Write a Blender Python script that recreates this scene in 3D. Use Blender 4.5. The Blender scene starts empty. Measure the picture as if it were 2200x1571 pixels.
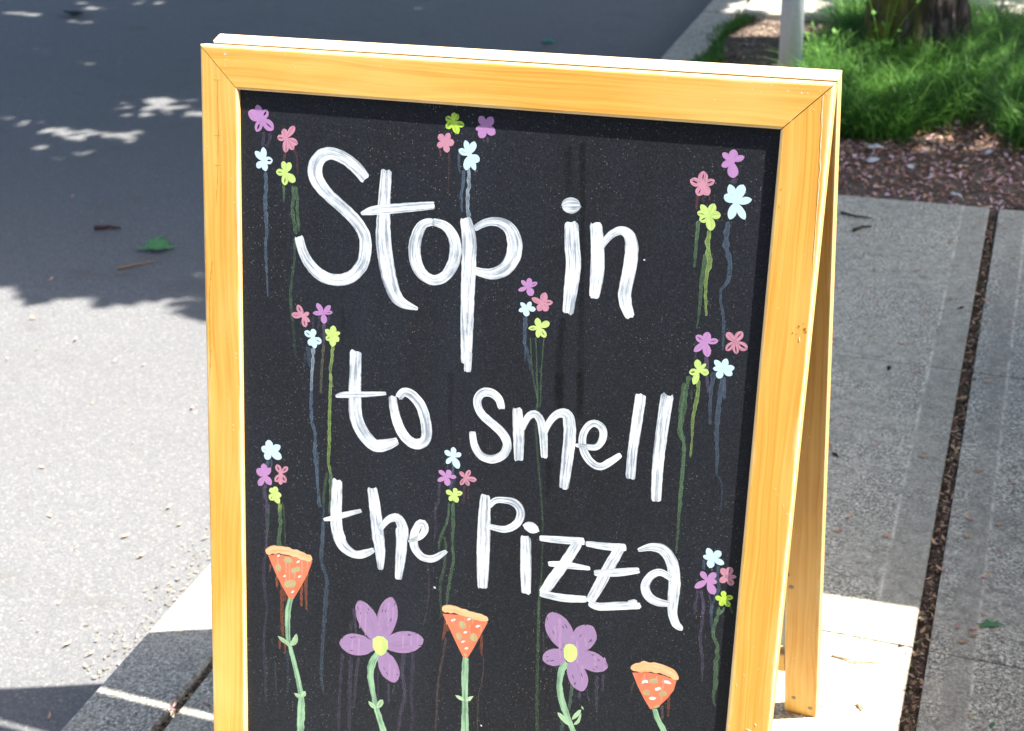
import bpy, bmesh, math, random
import numpy as np
from mathutils import Vector, Matrix, noise as mnoise

S = bpy.context.scene
COL = S.collection
RNG = np.random.default_rng(7)
random.seed(7)

# ------------------------------------------------------------------ camera
cam_data = bpy.data.cameras.new('camera')
cam = bpy.data.objects.new('camera', cam_data)
COL.objects.link(cam)
R_X = Vector((0.93649261, 0.34728095, -0.04876001))     # picture right
R_Y = Vector((0.12950619, -0.47169328, -0.87220044))    # picture down
R_Z = Vector((-0.32589837, 0.81049454, -0.48671230))    # view direction
m = Matrix((R_X, -R_Y, -R_Z)).transposed().to_4x4()
m.translation = (0.5250, -1.2971, 1.4632)
cam.matrix_world = m
cam_data.sensor_width = 36.0
cam_data.lens = 48.43
cam_data.clip_start = 0.05
cam_data.clip_end = 600
cam_data.dof.use_dof = True
cam_data.dof.focus_distance = 1.42
cam_data.dof.aperture_fstop = 10.5
S.camera = cam

# ------------------------------------------------------------------ sky, sun, exposure
SUN_EL = math.radians(57.0)
SUN_DIR = Vector((0.5446, 0.0270, 0.8382)).normalized()   # from the ground towards the sun
world = bpy.data.worlds.new('World')
S.world = world
world.use_nodes = True
wn = world.node_tree
sky = wn.nodes.new('ShaderNodeTexSky')
sky.sky_type = 'NISHITA'
sky.sun_disc = False
sky.sun_elevation = SUN_EL
sky.sun_rotation = math.radians(87.0)
bg = wn.nodes['Background']
wn.links.new(sky.outputs[0], bg.inputs[0])
sky.dust_density = 2.2
bg.inputs[1].default_value = 0.10
sun_data = bpy.data.lights.new('sun', 'SUN')
sun_data.energy = 5.0
sun_data.angle = math.radians(0.53)
sun_data.color = (1.0, 0.955, 0.88)
sun = bpy.data.objects.new('sun', sun_data)
COL.objects.link(sun)
sun.rotation_euler = SUN_DIR.to_track_quat('Z', 'Y').to_euler()
sun.location = (6, 0, 9)
S.view_settings.view_transform = 'Standard'
S.view_settings.look = 'None'
S.view_settings.gamma = 1.0
S.view_settings.use_curve_mapping = False
S.view_settings.exposure = 1.80

# ------------------------------------------------------------------ node helpers
class NT:
    def __init__(self, name):
        self.m = bpy.data.materials.new(name)
        self.m.use_nodes = True
        self.t = self.m.node_tree
        self.n = self.t.nodes
        self.b = self.n['Principled BSDF']
    def new(self, t, **kw):
        x = self.n.new(t)
        for k, v in kw.items():
            setattr(x, k, v)
        return x
    def link(self, a, b):
        self.t.links.new(a, b)
    def put(self, v, sock):
        if hasattr(v, 'is_output') or isinstance(v, bpy.types.NodeSocket):
            self.link(v, sock)
        else:
            sock.default_value = v
    def coord(self, kind='Object'):
        return self.new('ShaderNodeTexCoord').outputs[kind]
    def mapping(self, vec, scale=(1, 1, 1), loc=(0, 0, 0), rot=(0, 0, 0)):
        x = self.new('ShaderNodeMapping')
        self.link(vec, x.inputs['Vector'])
        x.inputs['Scale'].default_value = scale
        x.inputs['Location'].default_value = loc
        x.inputs['Rotation'].default_value = rot
        return x.outputs[0]
    def noise(self, vec, scale, detail=4.0, rough=0.55, dist=0.0):
        x = self.new('ShaderNodeTexNoise')
        self.link(vec, x.inputs['Vector'])
        x.inputs['Scale'].default_value = scale
        x.inputs['Detail'].default_value = detail
        x.inputs['Roughness'].default_value = rough
        x.inputs['Distortion'].default_value = dist
        return x.outputs['Fac']
    def voronoi(self, vec, scale, out='Distance', feature='F1', rnd=1.0):
        x = self.new('ShaderNodeTexVoronoi', feature=feature)
        self.link(vec, x.inputs['Vector'])
        x.inputs['Scale'].default_value = scale
        x.inputs['Randomness'].default_value = rnd
        return x.outputs[out]
    def ramp(self, fac, stops, interp='LINEAR'):
        x = self.new('ShaderNodeValToRGB')
        x.color_ramp.interpolation = interp
        e = x.color_ramp.elements
        while len(e) < len(stops):
            e.new(0.5)
        for i, (p, c) in enumerate(stops):
            e[i].position = p
            e[i].color = (c, c, c, 1) if isinstance(c, (int, float)) else (*c, 1)
        self.link(fac, x.inputs[0])
        return x.outputs[0]
    def mix(self, fac, a, b, blend='MIX'):
        x = self.new('ShaderNodeMix', data_type='RGBA', blend_type=blend)
        self.put(fac, x.inputs[0])
        for v, s in ((a, x.inputs[6]), (b, x.inputs[7])):
            if isinstance(v, (int, float)):
                v = (v, v, v)
            if isinstance(v, tuple):
                s.default_value = (*v[:3], 1)
            else:
                self.link(v, s)
        return x.outputs[2]
    def math(self, op, a, b=0.0, clamp=False):
        x = self.new('ShaderNodeMath', operation=op, use_clamp=clamp)
        self.put(a, x.inputs[0])
        self.put(b, x.inputs[1])
        return x.outputs[0]
    def sep(self, vec):
        x = self.new('ShaderNodeSeparateXYZ')
        self.link(vec, x.inputs[0])
        return x.outputs
    def attr(self, name, kind='GEOMETRY', out='Fac'):
        x = self.new('ShaderNodeAttribute', attribute_type=kind, attribute_name=name)
        return x.outputs[out]
    def bump(self, h, strength=0.3, dist=0.01):
        x = self.new('ShaderNodeBump')
        x.inputs['Strength'].default_value = strength
        x.inputs['Distance'].default_value = dist
        self.link(h, x.inputs['Height'])
        self.link(x.outputs[0], self.b.inputs['Normal'])
    def col(self, c):
        if isinstance(c, tuple):
            self.b.inputs['Base Color'].default_value = (*c[:3], 1)
        else:
            self.link(c, self.b.inputs['Base Color'])
    def rough(self, v, spec=None):
        self.put(v, self.b.inputs['Roughness'])
        if spec is not None:
            self.put(spec, self.b.inputs['Specular IOR Level'])

# ------------------------------------------------------------------ object helpers
def mesh_obj(name, verts, faces, mat=None, parent=None, uvs=None, smooth=False, attrs=None):
    me = bpy.data.meshes.new(name)
    me.from_pydata([tuple(v) for v in verts], [], [tuple(f) for f in faces])
    if uvs is not None:
        uv = me.uv_layers.new(name='UVMap')
        li = np.empty(len(me.loops), dtype=np.int32)
        me.loops.foreach_get('vertex_index', li)
        uv.data.foreach_set('uv', np.asarray(uvs, dtype=np.float32)[li].ravel())
    if attrs:
        for k, v in attrs.items():
            a = me.attributes.new(k, 'FLOAT', 'POINT')
            a.data.foreach_set('value', np.asarray(v, dtype=np.float32))
    if smooth:
        me.polygons.foreach_set('use_smooth', [True] * len(me.polygons))
    o = bpy.data.objects.new(name, me)
    COL.objects.link(o)
    if mat:
        for mm in (mat if isinstance(mat, (list, tuple)) else [mat]):
            me.materials.append(mm)
    if parent:
        o.parent = parent
    me.update()
    return o
def empty(name, loc=(0, 0, 0)):
    o = bpy.data.objects.new(name, None)
    o.empty_display_size = 0.1
    o.location = loc
    COL.objects.link(o)
    return o
def tag(o, label=None, cat=None, group=None, kind=None):
    if label: o['label'] = label
    if cat: o['category'] = cat
    if group: o['group'] = group
    if kind: o['kind'] = kind
    return o
def bm_obj(name, bm, mat=None, parent=None, smooth=False):
    me = bpy.data.meshes.new(name)
    bm.to_mesh(me)
    bm.free()
    if smooth:
        me.polygons.foreach_set('use_smooth', [True] * len(me.polygons))
    o = bpy.data.objects.new(name, me)
    COL.objects.link(o)
    if mat:
        me.materials.append(mat)
    if parent:
        o.parent = parent
    return o
def add_box(bm, lo, hi, bevel=0.0, seg=2):
    lo, hi = Vector(lo), Vector(hi)
    r = bmesh.ops.create_cube(bm, size=1.0)
    vs = r['verts']
    for v in vs:
        v.co = Vector(((lo[i] + hi[i]) / 2 + v.co[i] * (hi[i] - lo[i]) for i in range(3)))
    if bevel > 0:
        es = list({e for v in vs for e in v.link_edges})
        bmesh.ops.bevel(bm, geom=es, offset=bevel, segments=seg, affect='EDGES', profile=0.6)
def tube_data(path, radii, seg=10, cap=True):
    path = [Vector(p) for p in path]
    V, F = [], []
    up = Vector((0.13, 0.27, 0.95)).normalized()
    for i, p in enumerate(path):
        t = (path[min(i + 1, len(path) - 1)] - path[max(i - 1, 0)]).normalized()
        a = t.cross(up)
        if a.length < 0.05:
            a = t.cross(Vector((1, 0, 0)))
        a.normalize()
        b = t.cross(a)
        for k in range(seg):
            an = 2 * math.pi * k / seg
            V.append(p + (a * math.cos(an) + b * math.sin(an)) * radii[i])
    for i in range(len(path) - 1):
        for k in range(seg):
            k2 = (k + 1) % seg
            F.append((i * seg + k, i * seg + k2, (i + 1) * seg + k2, (i + 1) * seg + k))
    if cap:
        F.append(tuple(range(seg))[::-1])
        F.append(tuple((len(path) - 1) * seg + k for k in range(seg)))
    return V, F
def merge(parts):
    V, F = [], []
    for v, f in parts:
        o = len(V)
        V += list(v)
        F += [tuple(i + o for i in x) for x in f]
    return V, F

# ------------------------------------------------------------------ materials
def concrete(name, base, tint, seed, blotch=0.5, band=None):
    n = NT(name)
    c = n.mapping(n.coord(), loc=(seed, seed * 0.7, 0))
    big = n.noise(c, 2.6, 6, 0.62, 0.4)
    mid = n.noise(c, 38, 6, 0.68, 0.5)
    mid2 = n.noise(c, 85, 5, 0.7, 0.8)
    fine = n.noise(c, 320, 3, 0.7)
    pit = n.voronoi(c, 150)
    sc = lambda k: tuple(min(1, x * k) for x in base)
    k = n.mix(n.ramp(mid, [(0.34, 0), (0.68, 1)]), sc(0.60), sc(1.32))
    k = n.mix(n.math('MULTIPLY', n.ramp(big, [(0.45, 0), (0.62, 1)]), blotch), k, n.mix(n.ramp(mid, [(0.38, 0), (0.66, 1)]), tuple(x * 0.75 for x in tint), tuple(x * 1.2 for x in tint)))
    pale = n.math('MULTIPLY', n.ramp(mid2, [(0.54, 0), (0.63, 1)]), n.ramp(n.noise(c, 7, 4, 0.6), [(0.40, 0.2), (0.6, 0.85)]))
    k = n.mix(pale, k, sc(1.65))
    dk = n.math('MULTIPLY', n.ramp(n.noise(c, 70, 5, 0.7, 0.4), [(0.36, 0.75), (0.46, 0)]), n.ramp(n.noise(c, 4.5, 3, 0.6), [(0.40, 0.25), (0.62, 1)]))
    k = n.mix(dk, k, sc(0.48))
    k = n.mix(n.ramp(fine, [(0.32, 0.45), (0.6, 0)]), k, sc(0.6))
    k = n.mix(n.math('MULTIPLY', n.ramp(pit, [(0.10, 1), (0.20, 0)]), n.ramp(n.noise(c, 23, 3), [(0.5, 0), (0.6, 0.8)])), k, sc(0.35))
    g1 = n.noise(c, 190, 4, 0.72, 0.5)
    amp = n.ramp(n.noise(c, 5.5, 4, 0.6, 0.5), [(0.36, 0.30), (0.60, 1)])
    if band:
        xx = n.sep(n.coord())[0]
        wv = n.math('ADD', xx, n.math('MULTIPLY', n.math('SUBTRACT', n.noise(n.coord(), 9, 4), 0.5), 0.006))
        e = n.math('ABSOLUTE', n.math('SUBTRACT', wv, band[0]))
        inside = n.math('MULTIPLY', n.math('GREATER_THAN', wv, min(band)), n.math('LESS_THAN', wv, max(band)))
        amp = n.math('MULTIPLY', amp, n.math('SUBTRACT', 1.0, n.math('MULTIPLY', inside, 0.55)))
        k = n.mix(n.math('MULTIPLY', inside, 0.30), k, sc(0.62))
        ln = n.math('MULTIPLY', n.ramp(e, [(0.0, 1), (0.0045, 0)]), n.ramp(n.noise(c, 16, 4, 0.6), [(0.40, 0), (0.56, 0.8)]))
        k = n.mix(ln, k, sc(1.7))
    k = n.mix(n.math('MULTIPLY', n.ramp(g1, [(0.38, 1.0), (0.50, 0)]), amp), k, sc(0.30))
    k = n.mix(n.math('MULTIPLY', n.ramp(g1, [(0.52, 0), (0.63, 0.95)]), amp), k, sc(1.9))
    n.col(k)
    n.rough(0.92, 0.2)
    hh = n.math('ADD', n.math('MULTIPLY', fine, 0.5), n.ramp(pit, [(0.08, 0), (0.22, 0.6)]))
    hh = n.math('ADD', hh, mid2)
    n.bump(hh, 0.30, 0.003)
    return n.m
def asphalt():
    n = NT('asphalt')
    c = n.coord()
    cell = n.new('ShaderNodeTexVoronoi')
    n.link(c, cell.inputs['Vector'])
    cell.inputs['Scale'].default_value = 215
    rv = n.sep(cell.outputs['Color'])
    k = n.ramp(rv[0], [(0.0, (0.135, 0.139, 0.146)), (0.35, (0.163, 0.166, 0.171)), (0.75, (0.182, 0.183, 0.185)), (0.93, (0.215, 0.212, 0.205)), (1.0, (0.30, 0.29, 0.265))])
    k = n.mix(n.ramp(cell.outputs['Distance'], [(0.40, 0), (0.8, 0.42)]), k, (0.09, 0.092, 0.097))
    k = n.mix(n.ramp(n.noise(c, 600, 2), [(0.3, 0.35), (0.7, 0)]), k, (0.12, 0.12, 0.122))
    big = n.noise(c, 1.3, 6, 0.6, 0.3)
    k = n.mix(n.ramp(big, [(0.35, 0.35), (0.6, 0)]), k, (0.135, 0.134, 0.132))
    st = n.noise(n.mapping(c, scale=(1, 1.6, 1), loc=(4.2, 1.1, 0)), 5.5, 4, 0.55)
    k = n.mix(n.ramp(st, [(0.58, 0), (0.72, 0.45)]), k, (0.12, 0.112, 0.10))
    dots = n.voronoi(c, 26)
    k = n.mix(n.ramp(dots, [(0.035, 0.7), (0.06, 0)]), k, (0.45, 0.40, 0.32))
    n.col(k)
    n.rough(0.88, 0.3)
    h = n.math('ADD', n.ramp(cell.outputs['Distance'], [(0.0, 1), (0.8, 0)]), n.math('MULTIPLY', rv[1], 0.6))
    n.bump(h, 0.30, 0.003)
    return n.m
def simple(name, c, rough=0.7, spec=0.3, var=0.25, scale=40):
    n = NT(name)
    f = n.noise(n.coord(), scale, 4, 0.6)
    n.col(n.mix(f, tuple(x * (1 - var) for x in c), tuple(min(1, x * (1 + var)) for x in c)))
    n.rough(rough, spec)
    return n.m
def soil_mat():
    n = NT('bed_soil')
    c = n.coord()
    a = n.noise(c, 9, 6, 0.65)
    b = n.noise(c, 90, 5, 0.7)
    k = n.mix(n.ramp(a, [(0.35, 0), (0.65, 1)]), (0.11, 0.08, 0.062), (0.22, 0.165, 0.13))
    k = n.mix(n.ramp(b, [(0.45, 0), (0.7, 0.8)]), k, (0.32, 0.25, 0.205))
    n.col(k)
    n.rough(0.95, 0.15)
    n.bump(b, 0.8, 0.012)
    return n.m
def wood_mat():
    """honey varnish over pale timber; UV u = metres along the board, v = 0..1 across it"""
    n = NT('honey_varnished_wood')
    uv = n.coord('UV')
    inf = n.new('ShaderNodeObjectInfo').outputs['Random']
    off = n.new('ShaderNodeCombineXYZ')
    n.link(n.math('MULTIPLY', inf, 37.0), off.inputs[0])
    add = n.new('ShaderNodeVectorMath', operation='ADD')
    n.link(uv, add.inputs[0])
    n.link(off.outputs[0], add.inputs[1])
    u = add.outputs[0]
    wob = n.noise(n.mapping(u, scale=(2.2, 0.6, 1)), 1.0, 2, 0.5)
    dv = n.new('ShaderNodeVectorMath', operation='ADD')
    n.link(u, dv.inputs[0])
    cb = n.new('ShaderNodeCombineXYZ')
    n.link(n.math('MULTIPLY', wob, 1.1), cb.inputs[1])
    n.link(cb.outputs[0], dv.inputs[1])
    grain = n.noise(n.mapping(dv.outputs[0], scale=(1.6, 13, 1)), 1.0, 5, 0.6)
    fibre = n.noise(n.mapping(u, scale=(14, 120, 1)), 1.0, 4, 0.6)
    k = n.mix(n.ramp(grain, [(0.36, 0), (0.62, 1)]), (0.64, 0.295, 0.042), (0.80, 0.445, 0.092))
    k = n.mix(n.ramp(fibre, [(0.42, 0.28), (0.6, 0)]), k, (0.58, 0.25, 0.030))
    cloud = n.noise(n.mapping(u, scale=(5, 1.2, 1)), 1.0, 3, 0.5)
    k = n.mix(n.ramp(cloud, [(0.42, 0), (0.70, 0.6)]), k, (0.82, 0.52, 0.16))
    v = n.sep(uv)[1]
    wearn = n.noise(n.mapping(u, scale=(9, 2.0, 1)), 1.0, 5, 0.65)
    wid = n.math('MULTIPLY', n.ramp(wearn, [(0.36, 0), (0.72, 1)]), 0.17)
    ed = n.math('MINIMUM', v, n.math('SUBTRACT', 1.0, v))
    edge = n.math('SUBTRACT', 1.0, n.math('DIVIDE', ed, n.math('ADD', wid, 0.012)), clamp=True)
    k = n.mix(n.math('MULTIPLY', edge, 0.8), k, (0.84, 0.66, 0.38))
    speck = n.voronoi(n.mapping(u, scale=(95, 4.6, 1)), 1.0)
    gate = n.ramp(n.noise(n.mapping(u, scale=(6, 0.7, 1), loc=(3, 8, 0)), 1.0, 3), [(0.55, 0), (0.7, 1)])
    k = n.mix(n.math('MULTIPLY', n.ramp(speck, [(0.06, 0.7), (0.12, 0)]), gate), k, (0.88, 0.76, 0.56))
    wf = n.math('MULTIPLY', n.attr('worn_glare'), n.ramp(n.noise(n.mapping(u, scale=(30, 3, 1)), 1.0, 4, 0.6), [(0.25, 0.55), (0.6, 1)]))
    k = n.mix(wf, k, (0.80, 0.64, 0.40))  # pale tone paints blown-out sunlight on the edges, besides some wear
    n.col(k)
    n.rough(n.math('ADD', 0.36, n.math('MULTIPLY', fibre, 0.22)), 0.35)
    n.bump(n.math('ADD', fibre, n.math('MULTIPLY', grain, 0.5)), 0.12, 0.0008)
    return n.m
def board_mat():
    n = NT('chalkboard_black')
    c = n.coord()
    dust = n.noise(n.mapping(c, scale=(3, 3, 1.6)), 1.0, 6, 0.62, 0.3)
    wipe = n.noise(n.mapping(c, scale=(26, 1, 2.0)), 1.0, 4, 0.6)
    weave = n.noise(n.mapping(c, scale=(900, 1, 260)), 1.0, 3, 0.7)
    k = n.mix(n.ramp(dust, [(0.3, 0), (0.75, 1)]), (0.0115, 0.0122, 0.0152), (0.026, 0.034, 0.050))
    k = n.mix(n.ramp(wipe, [(0.35, 0.5), (0.65, 0)]), k, (0.014, 0.015, 0.018))
    k = n.mix(n.ramp(weave, [(0.35, 0.75), (0.7, 0)]), k, (0.008, 0.0085, 0.0105))
    sp = n.voronoi(c, 420)
    sg = n.ramp(n.noise(c, 7, 4, 0.6), [(0.42, 0.1), (0.68, 1)])
    rnd = n.sep(n.voronoi(c, 420, 'Color'))[0]
    on = n.math('MULTIPLY', n.ramp(sp, [(0.12, 1), (0.28, 0)]), n.ramp(rnd, [(0.80, 0), (0.86, 1)]))
    k = n.mix(n.math('MULTIPLY', n.math('MULTIPLY', on, sg), 0.75), k, (0.42, 0.38, 0.31))
    n.col(k)
    gr = n.noise(c, 620, 3, 0.75)
    k = n.mix(n.ramp(gr, [(0.50, 0), (0.72, 0.55)]), k, (0.048, 0.053, 0.064))
    k = n.mix(n.ramp(gr, [(0.30, 0.7), (0.48, 0)]), k, (0.007, 0.0075, 0.009))
    n.col(k)
    n.rough(0.68, 0.16)
    n.bump(weave, 0.15, 0.0006)
    return n.m
def paint(name, c, streak, alpha_lo=0.72, alpha_hi=0.99, sc=(26, 5.5), power=0.55, rough=0.6):
    """brushed paint: UV u = millimetres along the stroke / 100, v = 0..1 across"""
    c, streak = (tuple(min(0.86, x * 1.24) for x in q) for q in (c, streak))
    n = NT(name)
    uv = n.coord('UV')
    inf = n.new('ShaderNodeObjectInfo').outputs['Random']
    add = n.new('ShaderNodeVectorMath', operation='ADD')
    n.link(uv, add.inputs[0])
    cb = n.new('ShaderNodeCombineXYZ')
    n.link(n.math('MULTIPLY', inf, 91.0), cb.inputs[2])
    n.link(cb.outputs[0], add.inputs[1])
    s1 = n.noise(n.mapping(add.outputs[0], scale=(sc[0] * 0.007, sc[1] * 0.9, 1)), 1.0, 3, 0.55, 0.25)
    s2 = n.noise(n.mapping(add.outputs[0], scale=(sc[0] * 0.012, sc[1] * 3.2, 1), loc=(5, 3, 1)), 1.0, 2, 0.55)
    sm = n.math('ADD', n.math('MULTIPLY', s1, 0.62), n.math('MULTIPLY', s2, 0.38))
    sm = n.math('ADD', sm, n.math('MULTIPLY', n.math('SUBTRACT', n.noise(n.coord(), 38, 4, 0.6), 0.5), 0.45))
    f = n.ramp(sm, [(0.38, 1), (0.60, 0)])
    n.col(n.mix(n.math('MULTIPLY', f, power), c, streak))
    n.rough(rough, 0.3)
    v = n.sep(uv)[1]
    ed = n.math('MINIMUM', v, n.math('SUBTRACT', 1.0, v))
    al = n.ramp(sm, [(0.33, alpha_lo), (0.50, alpha_hi)])
    al = n.math('MULTIPLY', al, n.ramp(ed, [(0.0, 0.55), (0.07, 1)]))
    n.link(n.math('MULTIPLY', al, n.attr('fade')), n.b.inputs['Alpha'])
    return n.m
def drip_mat(name, c):
    n = NT(name)
    co = n.coord()
    f = n.noise(co, 120, 4, 0.65)
    n.col(n.mix(f, tuple(x * 0.8 for x in c), tuple(min(1, x * 1.1) for x in c)))
    n.rough(0.55, 0.3)
    n.link(n.math('MULTIPLY', n.attr('fade'), n.ramp(f, [(0.25, 0.55), (0.6, 1.15)]), clamp=True), n.b.inputs['Alpha'])
    return n.m
def leafy(name, c1, c2, trans=0.25, rough=0.5):
    n = NT(name)
    r = n.attr('tint')
    n.col(n.mix(r, c1, c2))
    n.rough(rough, 0.3)
    n.b.inputs['Transmission Weight'].default_value = 0
    tr = n.new('ShaderNodeBsdfTranslucent')
    n.link(n.mix(r, tuple(x * 1.3 for x in c1), tuple(x * 1.3 for x in c2)), tr.inputs[0])
    mx = n.new('ShaderNodeMixShader')
    mx.inputs[0].default_value = trans
    n.link(n.b.outputs[0], mx.inputs[1])
    n.link(tr.outputs[0], mx.inputs[2])
    n.link(mx.outputs[0], n.n['Material Output'].inputs['Surface'])
    return n.m
def bark_mat():
    n = NT('tree_bark')
    c = n.coord()
    s = n.mapping(c, scale=(26, 26, 5))
    f = n.noise(s, 1.0, 6, 0.65, 0.6)
    k = n.mix(n.ramp(f, [(0.35, 0), (0.66, 1)]), (0.05, 0.042, 0.036), (0.19, 0.16, 0.14))
    k = n.mix(n.ramp(n.attr('crevice'), [(0.15, 0.85), (0.5, 0)]), k, (0.018, 0.014, 0.012))
    x = n.sep(c)[0]
    mo = n.math('MULTIPLY', n.ramp(n.noise(c, 11, 5, 0.6), [(0.42, 0), (0.56, 1)]), n.ramp(x, [(0.0, 1), (0.5, 0)]))
    mo = n.math('MULTIPLY', n.ramp(n.noise(c, 9, 4, 0.6), [(0.40, 0), (0.55, 1)]), n.ramp(n.math('ADD', x, 0.5), [(0.43, 0.95), (0.55, 0)]))
    k = n.mix(mo, k, (0.125, 0.125, 0.020))
    n.col(k)
    n.rough(0.92, 0.2)
    n.bump(f, 0.8, 0.012)
    return n.m
def petal_mat(name, a, b):
    n = NT(name)
    u = n.sep(n.coord('UV'))[0]
    inf = n.new('ShaderNodeObjectInfo').outputs['Random']
    k = n.mix(n.ramp(u, [(0.25, 0), (0.8, 1)]), a, b)
    k = n.mix(n.math('MULTIPLY', inf, 0.45), k, (0.42, 0.26, 0.14))
    n.col(k)
    n.rough(0.6, 0.3)
    return n.m

M_ASPHALT = asphalt()
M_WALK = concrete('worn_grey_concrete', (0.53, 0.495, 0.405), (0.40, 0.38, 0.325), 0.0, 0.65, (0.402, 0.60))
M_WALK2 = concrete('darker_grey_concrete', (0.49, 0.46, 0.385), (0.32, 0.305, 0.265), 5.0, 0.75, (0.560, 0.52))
M_KERB = concrete('kerb_concrete', (0.46, 0.435, 0.375), (0.36, 0.345, 0.31), 9.0, 0.5)
M_SOIL = soil_mat()
M_WOOD = wood_mat()
M_BOARD = board_mat()
M_BACKING = simple('grey_backing_panel', (0.42, 0.42, 0.41), 0.7, 0.3, 0.06, 8)
M_SCREW = simple('dull_screw_steel', (0.20, 0.18, 0.16), 0.45, 0.5, 0.3, 300)
M_BARK = bark_mat()
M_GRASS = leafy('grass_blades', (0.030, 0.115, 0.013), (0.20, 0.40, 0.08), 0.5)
M_LEAF = leafy('tree_leaves', (0.03, 0.07, 0.015), (0.08, 0.14, 0.03), 0.22)
M_WHITE = paint('white_paint', (0.645, 0.68, 0.715), (0.27, 0.315, 0.39), 0.55, 0.995, power=0.85)
PAINTS = {
    'purple': paint('purple_paint', (0.37, 0.19, 0.385), (0.31, 0.16, 0.35), 0.86, 0.97, (40, 3)),
    'violet': paint('violet_paint', (0.245, 0.165, 0.30), (0.30, 0.19, 0.35), 0.70, 0.93, (30, 4), 0.8),
    'pink': paint('pink_paint', (0.46, 0.215, 0.285), (0.33, 0.15, 0.21), 0.74, 0.96, (40, 4), 0.7),
    'blue': paint('pale_blue_paint', (0.43, 0.575, 0.67), (0.36, 0.51, 0.61), 0.95, 1.0, (40, 3)),
    'yellow': paint('lime_yellow_paint', (0.44, 0.575, 0.175), (0.29, 0.42, 0.12), 0.80, 1.0, (40, 4), 0.6),
    'green': paint('lime_green_paint', (0.44, 0.64, 0.075), (0.23, 0.40, 0.045), 0.78, 1.0, (40, 4), 0.8),
    'white': M_WHITE,
    'stem': paint('pale_green_paint', (0.265, 0.43, 0.27), (0.10, 0.20, 0.135), 0.62, 0.95, (30, 6), 0.85),
    'leaf': paint('leaf_green_paint', (0.34, 0.49, 0.30), (0.20, 0.32, 0.20), 0.70, 0.95, (30, 3), 0.7),
    'sauce': paint('tomato_orange_paint', (0.56, 0.125, 0.06), (0.60, 0.185, 0.105), 0.88, 0.99, (25, 3), 0.8),
    'crust': paint('crust_tan_paint', (0.56, 0.285, 0.13), (0.68, 0.45, 0.26), 0.88, 0.99, (40, 4), 0.9),
    'cheese': paint('cheese_white_paint', (0.68, 0.66, 0.66), (0.62, 0.58, 0.57), 0.95, 1.0),
    'olive': paint('olive_paint', (0.32, 0.335, 0.18), (0.42, 0.24, 0.115), 0.75, 0.95, (40, 4), 0.7),
}
DRIPC = {'purple': (0.19, 0.15, 0.26), 'pink': (0.32, 0.13, 0.14), 'bluedrip': (0.15, 0.225, 0.33), 'bluewhite': (0.42, 0.53, 0.64), 'lilac': (0.38, 0.235, 0.42), 'coral': (0.66, 0.27, 0.17), 'slit': (0.03, 0.025, 0.04),
         'greendrip': (0.16, 0.29, 0.155), 'yellowdrip': (0.32, 0.47, 0.145), 'olivedrip': (0.32, 0.33, 0.20), 'saucedrip': (0.40, 0.125, 0.065),
         'sauced2': (0.20, 0.145, 0.145), 'stemdrip': (0.18, 0.29, 0.22), 'dark': (0.006, 0.006, 0.007)}
DRIPS_M = {k: drip_mat('drip_' + k, v) for k, v in DRIPC.items()}
WEAR_M = {'pale': drip_mat('bare_pale_wood', (0.86, 0.74, 0.54)), 'brown': drip_mat('rust_brown_mark', (0.22, 0.06, 0.012)),
          'grain': drip_mat('dark_grain_streak', (0.45, 0.17, 0.02))}

# ------------------------------------------------------------------ the ground
ROAD_Z = -0.129
def grid_sheet(name, x0, x1, y0, y1, z, mat, nx=2, ny=2, disp=None):
    xs, ys = np.linspace(x0, x1, nx), np.linspace(y0, y1, ny)
    V = [(x, y, z + (disp(x, y) if disp else 0)) for y in ys for x in xs]
    F = [(j * nx + i, j * nx + i + 1, (j + 1) * nx + i + 1, (j + 1) * nx + i) for j in range(ny - 1) for i in range(nx - 1)]
    return mesh_obj(name, V, F, mat, smooth=True)
M_GROUND = simple('open_ground', (0.14, 0.13, 0.10), 0.95, 0.1, 0.3, 0.8)
tag(grid_sheet('ground', -300, 300, -300, 300, -0.32, M_GROUND), kind='structure')
def road_disp(x, y):
    return 0.004 * mnoise.noise(Vector((x * 0.9, y * 0.9, 0.3)))
tag(grid_sheet('road', -9.0, -0.70, -14, 26, ROAD_Z, M_ASPHALT, 40, 120, road_disp), kind='structure')

def slab(name, x0, x1, y0, y1, z0, z1, mat, parent, bevel=0.007, seg=2, kindlabel=None):
    bm = bmesh.new()
    add_box(bm, (x0, y0, z0), (x1, y1, z1), bevel, seg)
    o = bm_obj(name, bm, mat, parent)
    return o
# kerb: long stones along the street
kerb = tag(empty('kerb', (-0.655, 0, 0)), kind='structure')
yk = [-8.2, -5.15, -2.1, 0.95, 4.03, 7.1, 10.2]
for a, b in zip(yk[:-1], yk[1:]):
    o = slab('kerb_stone', -0.727 + 0.655, -0.588 + 0.655, a + 0.004, b - 0.004, -0.30, 0.0, M_KERB, kerb, 0.011, 3)
# pavement: base of packed dirt, loose slabs above it
walk = grid_sheet('sidewalk', -0.60, 6.0, -9.2, 2.275, -0.022, M_SOIL, 60, 100, lambda x, y: 0.006 * mnoise.noise(Vector((x * 30, y * 30, 1))))
tag(walk, kind='structure')
YJ = [0.459 + 0.912 * k for k in range(-8, 3)]
YJ[-1] = 2.275
XJ = [(-0.572, 0.467), (0.491, 1.43), (1.436, 2.38)]
for ci, (xa, xb) in enumerate(XJ):
    for a, b in zip(YJ[:-1], YJ[1:]):
        if a < -5 and ci > 1:
            continue
        o = slab('paving_slab', xa, xb, a + 0.0014, b - 0.0014, -0.09, 0.0 + (0 if ci == 0 else random.uniform(-0.0015, 0.001)), M_WALK if ci == 0 else M_WALK2, walk, 0.003, 2)
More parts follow.
